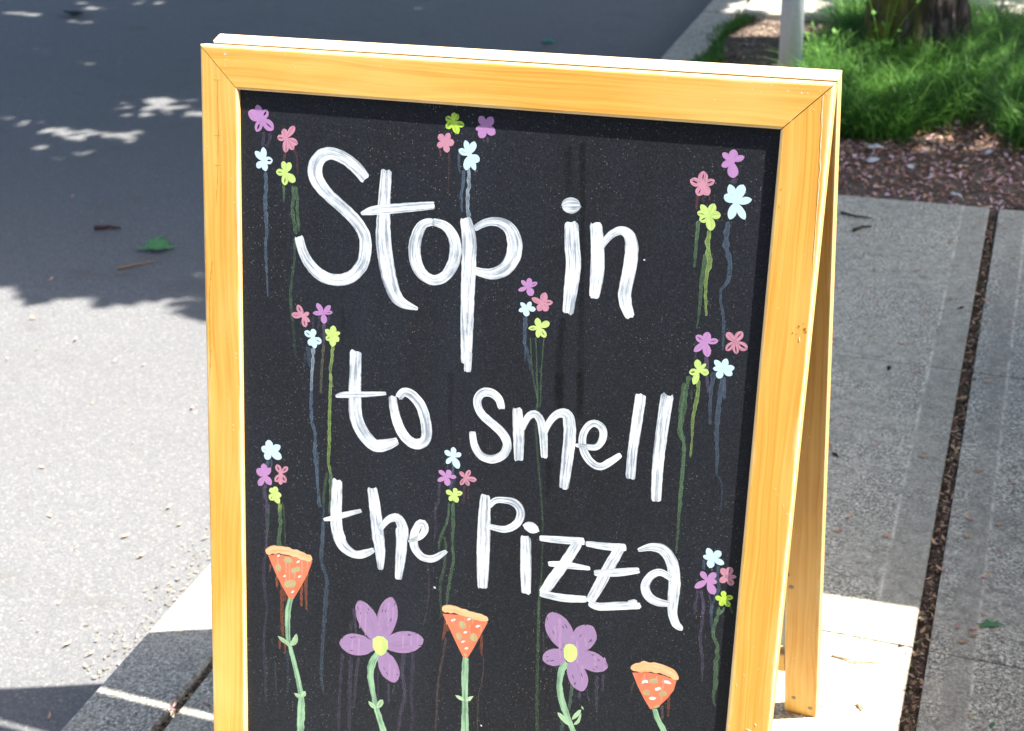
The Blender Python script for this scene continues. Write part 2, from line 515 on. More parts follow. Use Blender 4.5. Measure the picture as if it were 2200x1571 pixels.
# planting bed beyond the paving, then a concrete crossing
def bed_disp(x, y):
    return 0.018 * mnoise.noise(Vector((x * 3.1, y * 3.1, 2.0))) + 0.008 * mnoise.noise(Vector((x * 14, y * 14, 5.0)))
bed = tag(grid_sheet('planting_bed', -0.60, 2.6, 2.26, 4.05, -0.018, M_SOIL, 110, 70, bed_disp), kind='structure')
cross = tag(grid_sheet('concrete_crossing', -0.60, 6.0, 4.0, 9.0, -0.03, M_SOIL), kind='structure')
for xa, xb in ((-0.572, 0.38), (0.386, 1.3), (1.306, 2.2)):
    for ya, yb in ((4.03, 4.93), (4.936, 5.85), (5.856, 6.77)):
        slab('paving_slab', xa, xb, ya, yb, -0.10, 0.003, M_WALK, cross, 0.006, 2)

# thin crack that runs across the sunlit slab
def ribbon_flat(pts, w, z):
    V, F = [], []
    for i, p in enumerate(pts):
        a, b = pts[max(i - 1, 0)], pts[min(i + 1, len(pts) - 1)]
        t = Vector((b[0] - a[0], b[1] - a[1])).normalized()
        ww = w[i] / 2
        V += [(p[0] - t.y * ww, p[1] + t.x * ww, z), (p[0] + t.y * ww, p[1] - t.x * ww, z)]
        if i:
            F.append((2 * i - 2, 2 * i - 1, 2 * i + 1, 2 * i))
    return V, F

# ------------------------------------------------------------------ added unseen plank fence that casts the straight shadow edges right of the sign
M_FENCE = simple('bounce_white_paint', (0.72, 0.70, 0.66), 0.7, 0.3, 0.08, 14)  # white picked to bounce light onto the shaded slabs
fence = tag(empty('shadow_fence', (1.06, 0.635, 0)), 'added unseen white plank fence around a terrace, standing right of the sign', 'fence')
FH = 1.40
def fence_run(a, b, ang):
    a, b = Vector(a), Vector(b)
    L = (b - a).length
    d = (b - a).normalized()
    nrm = Vector((-d.y, d.x))
    npl = max(1, round(L / 0.14))
    for i in range(npl):
        p0, p1 = a + d * (L * i / npl), a + d * (L * (i + 1) / npl - 0.0008)
        bm = bmesh.new()
        add_box(bm, (0, -0.011, 0.03), ((p1 - p0).length, 0.011, FH), 0.0025, 1)
        o = bm_obj('plank', bm, M_FENCE, fence)
        o.location = (p0.x - 1.06, p0.y - 0.635, 0)
        o.rotation_euler = (0, 0, math.atan2(d.y, d.x))
    for t in (0, 1):
        q = a + d * (L * t) + nrm * -0.05
        bm = bmesh.new()
        add_box(bm, (-0.035, -0.035, 0.0), (0.035, 0.035, FH - 0.03), 0.004, 1)
        o = bm_obj('post', bm, M_FENCE, fence)
        o.location = (q.x - 1.06, q.y - 0.635, 0)
fence_run((1.384, -0.95), (1.384, 0.635), 90)
fence_run((1.372, 0.635), (1.07, 0.635), 180)
fence_run((1.06, 0.625), (1.06, 1.62), 90)

# ------------------------------------------------------------------ street tree: trunk, limbs, crown
TREE = Vector((0.13, 3.66, 0))
tree = tag(empty('street_tree', TREE), 'broad street tree with deeply furrowed mossy bark in the grass', 'tree')
def trunk_mesh():
    NS, NV = 150, 110
    V, F, cre = [], [], []
    for j in range(NV):
        z = -0.05 + 2.35 * (j / (NV - 1))
        r0 = 0.150 + 0.055 * math.exp(-max(z, 0) / 0.10) - 0.006 * z
        for k in range(NS):
            an = 2 * math.pi * k / NS
            cx, cy = math.cos(an), math.sin(an)
            flare = 1 + 0.10 * math.exp(-max(z, 0) / 0.2) * math.sin(an * 5 + 0.7)
            p = Vector((cx * 3.4 + 0.25 * math.sin(z * 7 + cy * 2), cy * 3.4 + 0.2 * math.cos(z * 6), z * 3.2))
            p += 0.5 * Vector((mnoise.noise(p * 0.9), mnoise.noise(p * 0.9 + Vector((9, 2, 4))), mnoise.noise(p * 0.8 + Vector((1, 8, 3)))))
            rd = 1 - abs(mnoise.noise(p)) * 2.6
            rd2 = 1 - abs(mnoise.noise(Vector((p.x * 2.3 + 3, p.y * 2.3, p.z * 2.8)))) * 2.2
            f = 1 - max(0.55 * rd + 0.25 * rd2 + 0.2 * mnoise.noise(p * 6), 0)
            f = max(0.0, min(1.0, (f - 0.2) / 0.5))
            r = r0 * flare + 0.030 * (f - 0.5) + 0.02 * mnoise.noise(Vector((cx * 1.3, cy * 1.3, z * 1.1)))
            V.append((cx * r, cy * r, z))
            cre.append(1 - f)
    for j in range(NV - 1):
        for k in range(NS):
            k2 = (k + 1) % NS
            F.append((j * NS + k, j * NS + k2, (j + 1) * NS + k2, (j + 1) * NS + k))
    return V, F, cre
tv, tf, tc = trunk_mesh()
mesh_obj('trunk', tv, tf, M_BARK, tree, smooth=True, attrs={'crevice': tc})
limbs = [[(0, 0, 2.1), (-0.5, -0.3, 2.8), (-1.3, -0.7, 3.3), (-2.1, -1.1, 3.6)], [(0, 0, 2.1), (0.4, -0.4, 2.8), (0.9, -1.0, 3.3), (1.6, -1.3, 3.7)],
         [(0, 0, 2.1), (-0.3, 0.5, 2.9), (-1.0, 1.2, 3.5), (-1.9, 1.9, 3.9)], [(0, 0, 2.1), (0.5, 0.4, 2.9), (1.3, 0.9, 3.6), (2.2, 1.3, 3.9)],
         [(0, 0, 2.1), (-0.6, 0.1, 2.9), (-1.7, 0.3, 3.5), (-2.8, 0.5, 3.8)], [(0, 0, 2.1), (0.05, 0.05, 3.0), (0.1, 0.1, 3.9), (0.0, 0.3, 4.7)]]
for pth in limbs:
    q = []
    for i in range(len(pth) - 1):
        for t in np.linspace(0, 1, 6, endpoint=False):
            q.append(Vector(pth[i]).lerp(Vector(pth[i + 1]), t) + Vector((0.02 * math.sin(i * 5 + t * 7), 0.02 * math.cos(i * 3 + t * 9), 0)))
    q.append(Vector(pth[-1]))
    lv, lf = tube_data(q, np.linspace(0.085, 0.018, len(q)), 10)
    mesh_obj('limb', lv, lf, M_BARK, tree, smooth=True, attrs={'crevice': [0.8] * len(lv)})
# crown: leaves fill the volume over the street; gaps in it let the sun through
SX, SY = SUN_DIR.x / SUN_DIR.z, SUN_DIR.y / SUN_DIR.z
GAPS = [(-2.56, 2.82, .12, .05), (-2.50, 2.92, .10, .035), (-2.36, 2.83, .09, .03), (-2.56, 2.53, .19, .040), (-2.44, 2.57, .10, .022), (-2.58, 2.38, .12, .022), (-2.72, 2.54, .08, .02),
        (-1.50, 1.45, .075, .04), (-1.56, 1.57, .06, .025), (-2.95, 2.60, .09, .022), (-3.72, 4.08, .12, .04), (-3.44, 4.2, .10, .04), (-3.95, 3.9, .12, .03), (-3.45, 3.45, .08, .02), (-2.2, 2.86, .10, .03),
        (-3.1, 3.3, .07, .02), (-3.6, 3.8, .12, .03), (-0.40, 3.86, .13, .17), (-0.43, 4.17, .17, .13), (-0.25, 3.42, .06, .14), (-0.30, 3.7, .05, .10), (-0.66, 4.12, .06, .08), (-0.2, 3.9, .05, .05),
        (-0.22, 3.25, .10, .08), (-0.32, 3.13, .16, .20), (-0.50, 3.12, .16, .20), (-0.65, 3.10, .12, .18), (0.06, 3.05, .05, .04), (-0.10, 3.15, .05, .05)]
def leaf_cloud(n):
    z = RNG.uniform(2.4, 3.5, n)
    gx = RNG.uniform(-6.6, 0.95, n)
    gy = RNG.uniform(1.30, 6.2, n)
    keep = np.ones(n, bool)
    gx0 = gx
    edge = np.where(gx < -0.73, 1.375 + 0.03 * np.sin(gx * 11 + 0.5) + 0.02 * np.sin(gx * 27), 1.36 + 0.05 * np.sin(gx * 9))
    edge = edge + RNG.normal(0, 0.012, n)
    keep &= gy > edge + 0.045
    for cx, cy, rx, ry in GAPS:
        d = ((gx - cx) / (rx * 0.85 + 0.045)) ** 2 + ((gy - cy) / (ry * 0.85 + 0.045)) ** 2
        keep &= (d > 1.0 + RNG.normal(0, 0.12, n)) | ((gx0 < -0.73) & (RNG.uniform(0, 1, n) < 0.16))
    thin = (gx > -0.25) & (gy > 2.60 + 0.08 * np.sin(gx * 7))
    keep &= ~thin | (RNG.uniform(0, 1, n) < 0.20)
    gz = np.where(gx < -0.73, ROAD_Z, 0.0)
    x = gx + (z - gz) * SX
    y = gy + (z - gz) * SY
    # crown shaped by where its shadow lands, thinned to lighten the grass
    return np.stack([x, y, z], 1)[keep]
P = leaf_cloud(95000)
nl = len(P)
dirs = RNG.normal(0, 1, (nl, 3)); dirs[:, 2] *= 0.5
dirs /= np.linalg.norm(dirs, axis=1)[:, None]
nrm = RNG.normal(0, 0.55, (nl, 3)) + np.array([0.4, 0.0, 0.9])
side = np.cross(nrm, dirs); side /= np.linalg.norm(side, axis=1)[:, None]
ln = RNG.uniform(0.042, 0.070, nl)[:, None]
wd = ln * RNG.uniform(0.55, 0.75, nl)[:, None]
nn = np.cross(dirs, side)
LV = np.stack([P - dirs * ln, P + side * wd - nn * ln * 0.15, P + dirs * ln, P - side * wd - nn * ln * 0.15], 1).reshape(-1, 3)
LF = np.arange(nl * 4).reshape(-1, 4)
crown = mesh_obj('crown', (LV - np.array(TREE)).tolist(), LF.tolist(), M_LEAF, tree, attrs={'tint': np.repeat(RNG.uniform(0, 1, nl), 4)})
crown['kind'] = 'stuff'

# ------------------------------------------------------------------ galvanised sign post
def galv():
    n = NT('galvanised_steel')
    c = n.coord()
    a = n.noise(n.mapping(c, scale=(30, 30, 4)), 1.0, 4, 0.6)
    b = n.voronoi(c, 90, 'Color')
    k = n.mix(a, (0.40, 0.44, 0.48), (0.62, 0.66, 0.70))
    k = n.mix(0.10, k, n.mix(n.sep(b)[0], 0.3, 0.8))
    k = n.mix(n.ramp(n.noise(n.mapping(c, scale=(8, 8, 1.2)), 1.0, 4), [(0.55, 0), (0.7, 0.5)]), k, (0.40, 0.36, 0.31))
    n.col(k)
    n.b.inputs['Metallic'].default_value = 0.15
    n.rough(0.5)
    return n.m
M_GALV = galv()
post = tag(empty('sign_post', (-0.222, 3.15, 0)), 'round galvanised steel post standing in the bed behind the sign', 'post')
pv, pf = tube_data([(0, 0, -0.05), (0, 0, 0.6), (0.002, 0, 1.6), (0.004, 0, 2.45)], [0.0375] * 4, 32)
mesh_obj('pole', pv, pf, M_GALV, post, smooth=True)
cv_, cf_ = tube_data([(0.004, 0, 2.45), (0.004, 0, 2.465)], [0.04, 0.034], 32)
mesh_obj('cap', cv_, cf_, M_GALV, post, smooth=False)
bm = bmesh.new()
add_box(bm, (-0.225, -0.046, 1.95), (0.225, -0.040, 2.40), 0.001, 1)
bm_obj('sign_plate', bm, M_GALV, post)

# ------------------------------------------------------------------ invented shop front, unseen behind the camera: its awning cuts sky light on the board
M_BRICK = simple('dark_painted_wall', (0.10, 0.085, 0.08), 0.8, 0.2, 0.2, 12)  # dark tone picked to keep ambient light low
M_AWN = simple('dark_green_canvas', (0.02, 0.05, 0.035), 0.85, 0.2, 0.15, 20)
M_GLASS = simple('dark_shop_glass', (0.02, 0.025, 0.03), 0.06, 0.6, 0.1, 5)
M_TRIM = simple('shop_trim_paint', (0.30, 0.27, 0.22), 0.6, 0.3, 0.1, 20)
shop = tag(empty('sky_blocker', (1.4, -3.4, 0)), 'added unseen dark shop front with a long green canvas awning behind the viewer', 'light blocker')
def shop_part(name, lo, hi, mat, bev=0.004):
    bm = bmesh.new()
    add_box(bm, lo, hi, bev, 1)
    return bm_obj(name, bm, mat, shop)
shop_part('wall', (-2.6, -0.3, 0.0), (3.4, 0.0, 0.55), M_BRICK)
shop_part('wall', (-2.6, -0.3, 2.4), (3.4, 0.0, 4.6), M_BRICK)
for x0, x1 in ((-2.6, -2.35), (-0.75, -0.55), (0.45, 0.65), (3.15, 3.4)):
    shop_part('pier', (x0, -0.3, 0.55), (x1, 0.0, 2.4), M_BRICK)
for x0, x1 in ((-2.35, -0.75), (0.65, 3.15)):
    shop_part('window_pane', (x0, -0.2, 0.55), (x1, -0.18, 2.4), M_GLASS)
    shop_part('window_sill', (x0 - 0.04, -0.05, 0.552), (x1 + 0.04, 0.06, 0.60), M_TRIM)
shop_part('door', (-0.55, -0.18, 0.55), (0.45, -0.13, 2.4), M_TRIM)
shop_part('cornice', (-2.7, 0.002, 4.4), (3.5, 0.12, 4.6), M_TRIM)
av = [(-2.6, 0.002, 3.15), (3.4, 0.002, 3.15), (3.4, 2.25, 2.55), (-2.6, 2.25, 2.55), (-2.6, 2.25, 2.30), (3.4, 2.25, 2.30)]
mesh_obj('awning', av, [(0, 1, 2, 3), (3, 2, 5, 4)], M_AWN, shop)

# traced brush work in board millimetres: x from the centre, distance below the top edge, stroke width
LETTERS=[["S","capital S of Stop",[[[-145.8,134.9,13],[-155.9,124.3,14.3],[-170.6,114.6,14.2],[-188.9,109.5,13.9],[-202.6,115.5,16],[-208.7,128.7,18.5],[-205.3,141.6,17.8],[-193.2,154.6,15.1],[-174.7,167.9,14.2],[-158,181.3,14.4],[-146.8,196.8,14.9],[-145.2,213.4,15],[-149.2,230.6,14.6],[-162.8,245.7,14],[-181.4,251.6,13.7],[-200.3,248.4,14.4],[-214.5,237.6,13.9],[-223.9,223.2,12.4],[-229.1,206.7,11.6]]]],["t","t of Stop",[[[-120.9,121.7,12.9],[-123.1,160.7,15.2],[-122.9,202.2,18.9],[-114.8,243.4,18.1],[-102.9,265.9,13.9],[-79.5,273.2,3.9]],[[-151.3,173.2,3.6],[-134.8,168,10.2],[-103.9,162.5,10.7],[-63,155.7,8.6]]]],["o","o of Stop",[[[-62.7,173.8,7.7],[-74.3,176.9,10.1],[-81.5,187,13.1],[-85.3,203.2,14.5],[-83.2,220.8,14.8],[-75.4,233,13.4],[-62,238.5,11.7],[-48.4,232.6,12.1],[-39.3,218.1,13.8],[-36.5,202.1,14.2],[-39.9,187.7,13.1],[-50,177,10.7],[-64.8,174,8]]]],["p","p of Stop",[[[-26.4,166,13],[-21.6,186.9,16.7],[-20.6,214.1,17.1],[-20.9,253.7,16.4],[-20.4,293.8,14.8],[-19.8,329.3,12.4]],[[-17.6,313.7,9.3],[-18.1,337.2,8.5]],[[-15.7,177,6.5],[-3.7,169.3,8.4],[10.5,166.7,10.1],[24.6,172.6,14.2],[31.3,187.3,17.3],[30,202.9,17],[21.4,216.5,15.4],[8.7,223.3,12.7],[-3.7,224.1,10.3],[-16.2,221.5,7.7]]]],["i","i of in",[[[81.6,143.2,13],[91.7,141.6,17.1],[102.6,140.9,13]],[[93.3,158.7,14.9],[95.7,184.5,17],[98.1,203.3,16.9],[97,226.4,15.8],[94.7,257.7,12.3]]]],["n","n of in",[[[119.9,157.6,13.2],[123.5,181.6,14.8],[124.6,209.9,15.2],[122.8,236.9,10.9]],[[126.8,183.2,6.4],[132.1,174.2,7.5],[139.3,166.3,8.5],[148.7,162.6,9.7],[157.4,167.9,12.7],[160.4,181.6,14.5],[159.3,202.4,14.5],[156,225.4,14.2],[157.4,238.6,14],[163.8,253.8,10.2]]]],["t","t of to",[[[-156,330.8,14.7],[-156.1,359.6,15.2],[-156.4,386.5,16.2],[-154.1,411.3,17],[-144.6,429.3,16.8],[-130.1,440.7,15.7],[-113.9,437.2,13.2],[-100.9,430.3,8.1]],[[-181.1,388.9,3.4],[-169.8,385.7,7.6],[-139.2,380.6,6.5],[-116.6,376.4,4.2]]]],["o","o of to",[[[-108.9,378.2,9.8],[-106.2,394.6,11.6],[-100.2,412.9,13],[-90.9,425.9,13],[-79.7,431.3,12.7],[-68.9,427.3,12.4],[-65.2,417.1,13.1],[-67.6,400.3,13.4],[-73.9,384.2,13.2],[-85.1,373.5,12.2],[-95,372,10.3],[-101.9,379.6,9.2]]]],["s","s of smell",[[[24.1,374.2,8.7],[20.1,363.1,10.1],[9.7,357.2,10.5],[-1.2,360.3,9.9],[-5.2,371.3,9.9],[0.8,383.9,10.2],[15.4,394.1,10.6],[27.4,403.7,11.1],[32.4,415.5,10.6],[27.4,427.8,9.9],[14.9,434.6,10],[1.9,432.5,9.9],[-6.6,421.6,9.4],[-9.8,405.3,7.9]]]],["m","m of smell",[[[42.2,370.5,11.4],[45,396.9,13.5],[46.6,431.6,10.6]],[[49.1,394.2,6.8],[54.7,380,7.9],[62.7,374.3,9.1],[69.9,380.8,9.8],[73.8,396.6,10.1],[76.5,423.1,7.6]],[[75.1,394.4,6.8],[81.2,379.5,7.8],[90.3,370,9.5],[100.6,371.1,13.5],[104.3,391.9,14.3],[102.7,423,13.5],[100.6,455.5,11.1]]]],["e","e of smell",[[[111.1,402.7,4.1],[125.7,402.9,6.9],[136.7,400.2,7.3],[142,388.6,8.7],[140,378.8,9.2],[131.1,374.7,8],[122.8,381.4,8.1],[118.7,394.8,8.9],[122,409.6,9.7],[130.8,420.1,9.4],[141,423,8.5],[152.6,414.9,8.1],[163.1,405.5,5.8]]]],["l","first l of smell",[[[180.7,334.9,12],[178.3,366.6,12.1],[175.7,401.1,11.4],[175.3,431.7,10.7]]]],["l","last l of smell",[[[209.3,330.8,14.1],[206.6,366.3,13.5],[204.6,406.6,12.8],[205.3,452.1,11.4]]]],["t","t of the",[[[-178.3,491,13.2],[-178.8,514.2,14.5],[-179.5,534.5,15.1],[-177.8,554.6,16],[-172.4,567.9,16.2]],[[-177.8,555.6,15.8],[-173.1,568.4,15.6],[-166,576.5,13.7],[-153.5,581.4,10.4],[-141.2,577.9,9.8],[-129.4,570.9,6.1]],[[-196,544.8,4],[-181.1,539.5,7],[-168.5,533.6,7],[-145.9,524.2,4.6]]]],["h","h of the",[[[-132.8,493.3,13.2],[-129,515.6,14.9],[-125.5,541.1,15.8],[-123.1,560.9,15.9]],[[-124.5,550.1,15.8],[-121.2,572.4,13.6],[-120.3,594.4,7.1]],[[-121.3,542.4,6.8],[-111.2,529.5,8.6],[-100,525.5,12],[-93.2,535.3,14.1],[-92,551.1,14.7]],[[-94.8,537.2,14.6],[-93.7,557.1,14.5],[-95.1,579.4,12.7],[-97.2,602.8,8.6]]]],["e","e of the",[[[-84.9,552.1,3.8],[-71.1,544.2,6.8],[-64.6,534.2,9.2],[-66.8,526.8,10.8],[-72.6,529,9.3],[-77.6,540.8,10.2],[-78.5,552.6,10.9],[-74.4,562.3,10.6],[-65.4,568.7,9.6],[-53.5,567.8,8.8],[-43.6,560.9,7.5],[-36.2,555.1,4.7]]]],["p","capital P of pizza",[[[8.4,478.6,12.1],[8.4,513.1,15.7],[8.7,556.7,15.9],[9.2,593.1,12.4]],[[13.9,491.6,6],[20,483.5,7.3],[31.7,480.6,7.7],[44.6,482,9.9],[51.8,491.4,10.4],[47.7,506,9.2],[33.1,515.6,8.5],[11.5,515.1,6.6]]]],["i","i of pizza",[[[55.2,506.4,6.6],[64.8,507.7,13.7],[74.5,509.8,7.5]],[[59,519.5,12.5],[60.8,557.7,13.4],[62.7,589.4,11.3]]]],["z","first z of pizza",[[[75.5,518.6,6.5],[101.1,516.1,9],[128.3,512.8,8.9]],[[120.8,515.2,11.4],[106.7,542.5,12.3],[93.1,565.6,12.8],[82.4,585.2,11.2]],[[86.9,547.3,5.6],[108.9,545,8.7],[136.3,543.7,4.7]],[[79.6,585.3,7.6],[106.8,585.3,9.7],[134.3,581.3,7.8]]]],["z","last z of pizza",[[[129.7,515.1,6.4],[152.7,514.2,8.9],[175.3,511.5,8.8]],[[168.9,512.7,11.7],[157.8,538,12.9],[147,563.7,12.6],[137.3,585.1,10.7]],[[141.3,548.3,7.2],[166.7,542.7,9.6],[192.6,535,7]],[[137.3,585.1,7.6],[148.8,587.3,9.6],[173.3,581.5,9.8],[196.6,576.7,7.6]],[[181.1,576.2,4.6],[192.1,571.9,5.8]]]],["a","a of pizza",[[[189.1,512,4.4],[203.7,505.6,9.1],[217.7,506.7,12.9],[227.9,519.4,13.7],[232.3,541.6,13.6],[232.3,562.7,12.3],[232.8,577.5,10.6],[237.7,590.3,9.9],[245.5,594.9,5.7]],[[228.9,538,7.3],[216.6,532.9,8.5],[206,538.7,8.9],[200.2,552.1,10.4],[204.7,563.6,11.4],[215.1,568.3,10],[228.1,568.2,6.9]]]]]
FLOWERS=[["purple","top left",[-276,78.2],[[-5.9,-15.4,9.9,0],[7.6,-10.7,9.9,0.25],[15.4,10.7,12.4,0.12],[-6.6,14.6,9.5,0.25],[-17,-6.7,13.4,0]]],["pink","top left",[-244.9,97.6],[[-3,-10.9,8.3,0],[10.9,-14.7,7.6,0],[14.9,4.8,8.3,0],[9.7,11.8,8.2,0],[-0.8,15.9,8.3,0],[-11.3,-0.8,7.4,0.1]]],["blue","top left",[-273.7,124.3],[[-11,-9.5,7.5,0],[0.1,-15,8,0],[11.8,-1,8.7,0.25],[2.6,11.8,8.1,0],[-8.9,8.7,7.6,0]]],["yellow","top left",[-245.8,136],[[-3,-13,7.6,0],[6.4,-12.2,7.9,0],[12.4,8.9,9.6,0],[-1.2,14.1,9,0.15],[-12.1,-0.3,8.1,0.12]]],["green","top middle",[-43.4,65.1],[[-9.4,-4.6,6.8,0.1],[0.8,-10.3,7.1,0],[5.2,-8.8,5.8,0.1],[12.6,2.6,6.6,0.1],[5.8,12.1,8.2,0],[-8.6,6.6,7.6,0.12]]],["purple","top middle",[-6.5,67.9],[[-7.4,-11.3,8.6,0],[7.6,-11.2,9.3,0],[11,6.1,9.8,0],[-6.6,11.4,9.9,0],[-11.5,2.8,6.4,0]]],["pink","top middle",[-52,87.8],[[-8,-8.7,8.2,0],[4.1,-11.1,7,0],[10.1,-1.8,8,0],[2.5,10.1,7.8,0],[-9.8,3.8,7,0]]],["blue","top middle",[-23.8,98.2],[[-5.7,-15.1,7.1,0],[5.5,-14.5,8,0],[11.6,5.6,8.9,0],[7.1,16,6.6,0],[-3.8,16.7,9.1,0],[-13,-4.5,7.3,0.05]]],["purple","top right",[257.3,81.8],[[-10.4,-7.1,6.5,0],[1.4,-11.5,9.5,0],[12,-5.1,6.4,0],[2.6,16.9,11.3,0],[-10.2,6.4,7.1,0]]],["pink","top right",[229.3,108.4],[[0.1,-14.3,10.3,0.12],[12.2,-5.8,7.1,0.2],[7.4,9.5,9.7,0],[-4,11.1,9,0.12],[-13.1,-4.2,9,0.2]]],["blue","top right",[264.3,122.6],[[-7.8,-17.4,9,0],[6.2,-18.4,10.1,0],[16,-4.4,7.7,0],[11,16.3,7.8,0],[-4.5,17.8,9,0],[-12.2,-6.1,9,0]]],["yellow","top right",[239,138.7],[[-10,-10.5,7.3,0],[3.8,-13,8.4,0],[11.3,-2.3,8.4,0],[3,14.8,9.7,0],[-9.9,5.8,8.4,0.15],[-13,-2.4,6.6,0.1]]],["pink","second left",[-223.9,298.7],[[-6.9,-12.6,8.1,0.15],[8.3,-5,5.3,0],[9.4,5.6,5.1,0],[3.7,12.8,7.6,0.15],[-14.8,0.1,7.7,0.08]]],["purple","second left",[-197.3,292.1],[[-8.9,-10.6,7,0],[9,-10.2,6.2,0],[11.8,-2.7,4.9,0.12],[1.2,12.4,8.3,0],[-13.7,1.6,5.4,0.06]]],["blue","second left",[-210.5,322.3],[[-11.1,-5.8,7.9,0.15],[0.7,-10.2,7.8,0],[10.6,5.4,8.8,0.12],[2.3,13,7.5,0],[-5.5,10,7.4,0]]],["yellow","second left",[-185.4,317.1],[[-9.6,-5.9,7.4,0],[1.3,-12.1,8.6,0],[9.5,-5,4.9,0],[8.2,5.3,7.8,0],[0.1,13,8.7,0],[-8.6,5.7,6.9,0.15]]],["purple","centre",[48.7,233.7],[[-8.2,-6.4,5.1,0],[1.6,-10.2,6.5,0],[10.3,-6.3,5,0.12],[5,9.2,8.8,0],[-11.2,5.2,4.8,0]]],["pink","centre",[65.2,249.4],[[3.4,-12.1,8.4,0],[12.2,-2.4,6.3,0.12],[6.9,7.7,8.2,0],[-4.1,9.3,7.3,0],[-12.1,-4,6.5,0]]],["blue","centre",[48.3,257.3],[[-7.6,-5.5,5.2,0],[4.5,-7.9,5.4,0],[10.2,-0.2,5.9,0],[-0.6,8.9,7.6,0],[-9.3,3.8,5.3,0]]],["yellow","centre",[62.9,276.7],[[-2.5,-10.5,7.7,0],[11.8,-7.4,7.7,0],[8.6,9.8,7.8,0.12],[-0.7,11.5,6.1,0],[-11.9,2.5,5.4,0.15]]],["purple","right",[245.3,269.8],[[-10.8,-5.8,8.2,0.12],[1.9,-11.4,8.8,0],[13.2,-3.6,6.5,0.12],[3.6,15.5,8.9,0],[-11.5,11.5,6.9,0]]],["pink","right",[275.1,265],[[-9,-8.3,8,0],[7.3,-11.3,8.6,0.12],[13.9,6.7,9.5,0.2],[3.4,13.2,7,0.18],[-7.9,10.9,7.3,0.2]]],["yellow","right",[240.3,301],[[-2.3,-11.9,7.6,0],[7.3,-8.7,4.1,0],[11.1,0.9,7.7,0.06],[-4,15.5,7,0],[-9.6,3.7,7.5,0.2]]],["blue","right",[265.6,295.7],[[-9.5,-8.3,6.7,0],[3.2,-11.6,7.3,0],[12,-3.1,7.1,0],[10.2,5.3,7.7,0],[-4.7,10.5,7.8,0],[-10.4,0.9,5.2,0]]],["blue","lower left",[-267.9,470.4],[[-1.9,-14.6,10.6,0],[14,-9.8,9,0],[15.7,5.8,11.1,0],[-6.3,10.6,9.5,0],[-12,-3.2,9.6,0.05]]],["purple","lower left",[-275,502.2],[[-11.7,-6.4,10.8,0],[-1.9,-15.4,9.2,0],[7.7,-11.5,6.9,0],[8.2,10.5,9.5,0],[-9.1,14.1,8.2,0]]],["pink","lower left",[-253.7,496.1],[[-5.4,-10.9,8.7,0.2],[9.6,-10.2,6.7,0.2],[6.8,10.1,8.7,0.2],[-0.4,14.2,6.9,0],[-7.6,11.5,6.9,0.2]]],["yellow","lower left",[-263.4,523.5],[[-4.1,-7.1,8.1,0],[4.2,-9.7,7.8,0.08],[10.7,0.1,7.4,0],[7.5,11,8.8,0],[-4.9,8.6,8.9,0.1]]],["blue","lower middle",[-32.2,439],[[-10.6,-5.1,6.7,0],[0.5,-11.4,7,0],[10,-5,6,0],[7.4,13.3,9.1,0],[-8.2,9.6,5.9,0]]],["purple","lower middle",[-38.4,464],[[-11,-5.4,6.1,0],[2.7,-8.5,7.3,0],[11.1,-1.3,5.2,0],[0.3,11.4,8.3,0],[-12.1,7.5,5.5,0]]],["pink","lower middle",[-16.3,462],[[-7.2,-6.5,5.5,0],[5.4,-10.3,6,0.12],[13.9,0.3,6.4,0.05],[4.4,9,5.5,0.1],[-6.1,9.6,5.4,0.12]]],["yellow","lower middle",[-29.9,484.4],[[-9.8,-2.7,6.7,0],[2.7,-8.2,6.2,0],[10.7,-4.1,6.1,0.08],[4.7,9,8,0],[-5.3,8.4,6,0]]],["blue","lower right",[271,506.3],[[-5.6,-11.3,8.1,0],[9,-9.9,8.1,0],[13.7,3.7,7.3,0],[-1.7,11.3,8.6,0],[-9.9,-0.9,6.1,0]]],["purple","lower right",[267.9,532.3],[[-7.5,-9.1,7.3,0],[9,-10.3,7.6,0],[10.9,0.1,6.1,0],[9,14.9,9.9,0],[-13,11.5,7.2,0]]],["pink","lower right",[288.9,523.8],[[-6.9,-8.6,8.3,0],[3.6,-11.7,8,0.12],[10.1,-1.7,4.9,0],[6.9,9.1,7.7,0.1],[-7.1,8,7.6,0]]],["green","lower right",[286.9,549.7],[[-0.2,-8.9,6.2,0],[10.5,-3.8,5.9,0.08],[7.9,8.1,6.7,0.06],[-2.3,9.4,6,0],[-8.7,1.2,6.1,0]]],["violet","large left",[-119.2,693.4],[[-29.2,-53.6,27.9,0],[14.7,-66.8,25.7,0],[56.5,-20.9,28,0],[20.3,44.4,26.9,0],[-54.6,9.1,28.7,0]]],["violet","large right",[120,652],[[-27.4,-46.1,32.2,0],[23.5,-39.2,27,0],[43.9,7,24.7,0],[15.4,43.8,24.3,0],[-33.4,14.7,21.1,0]]]]
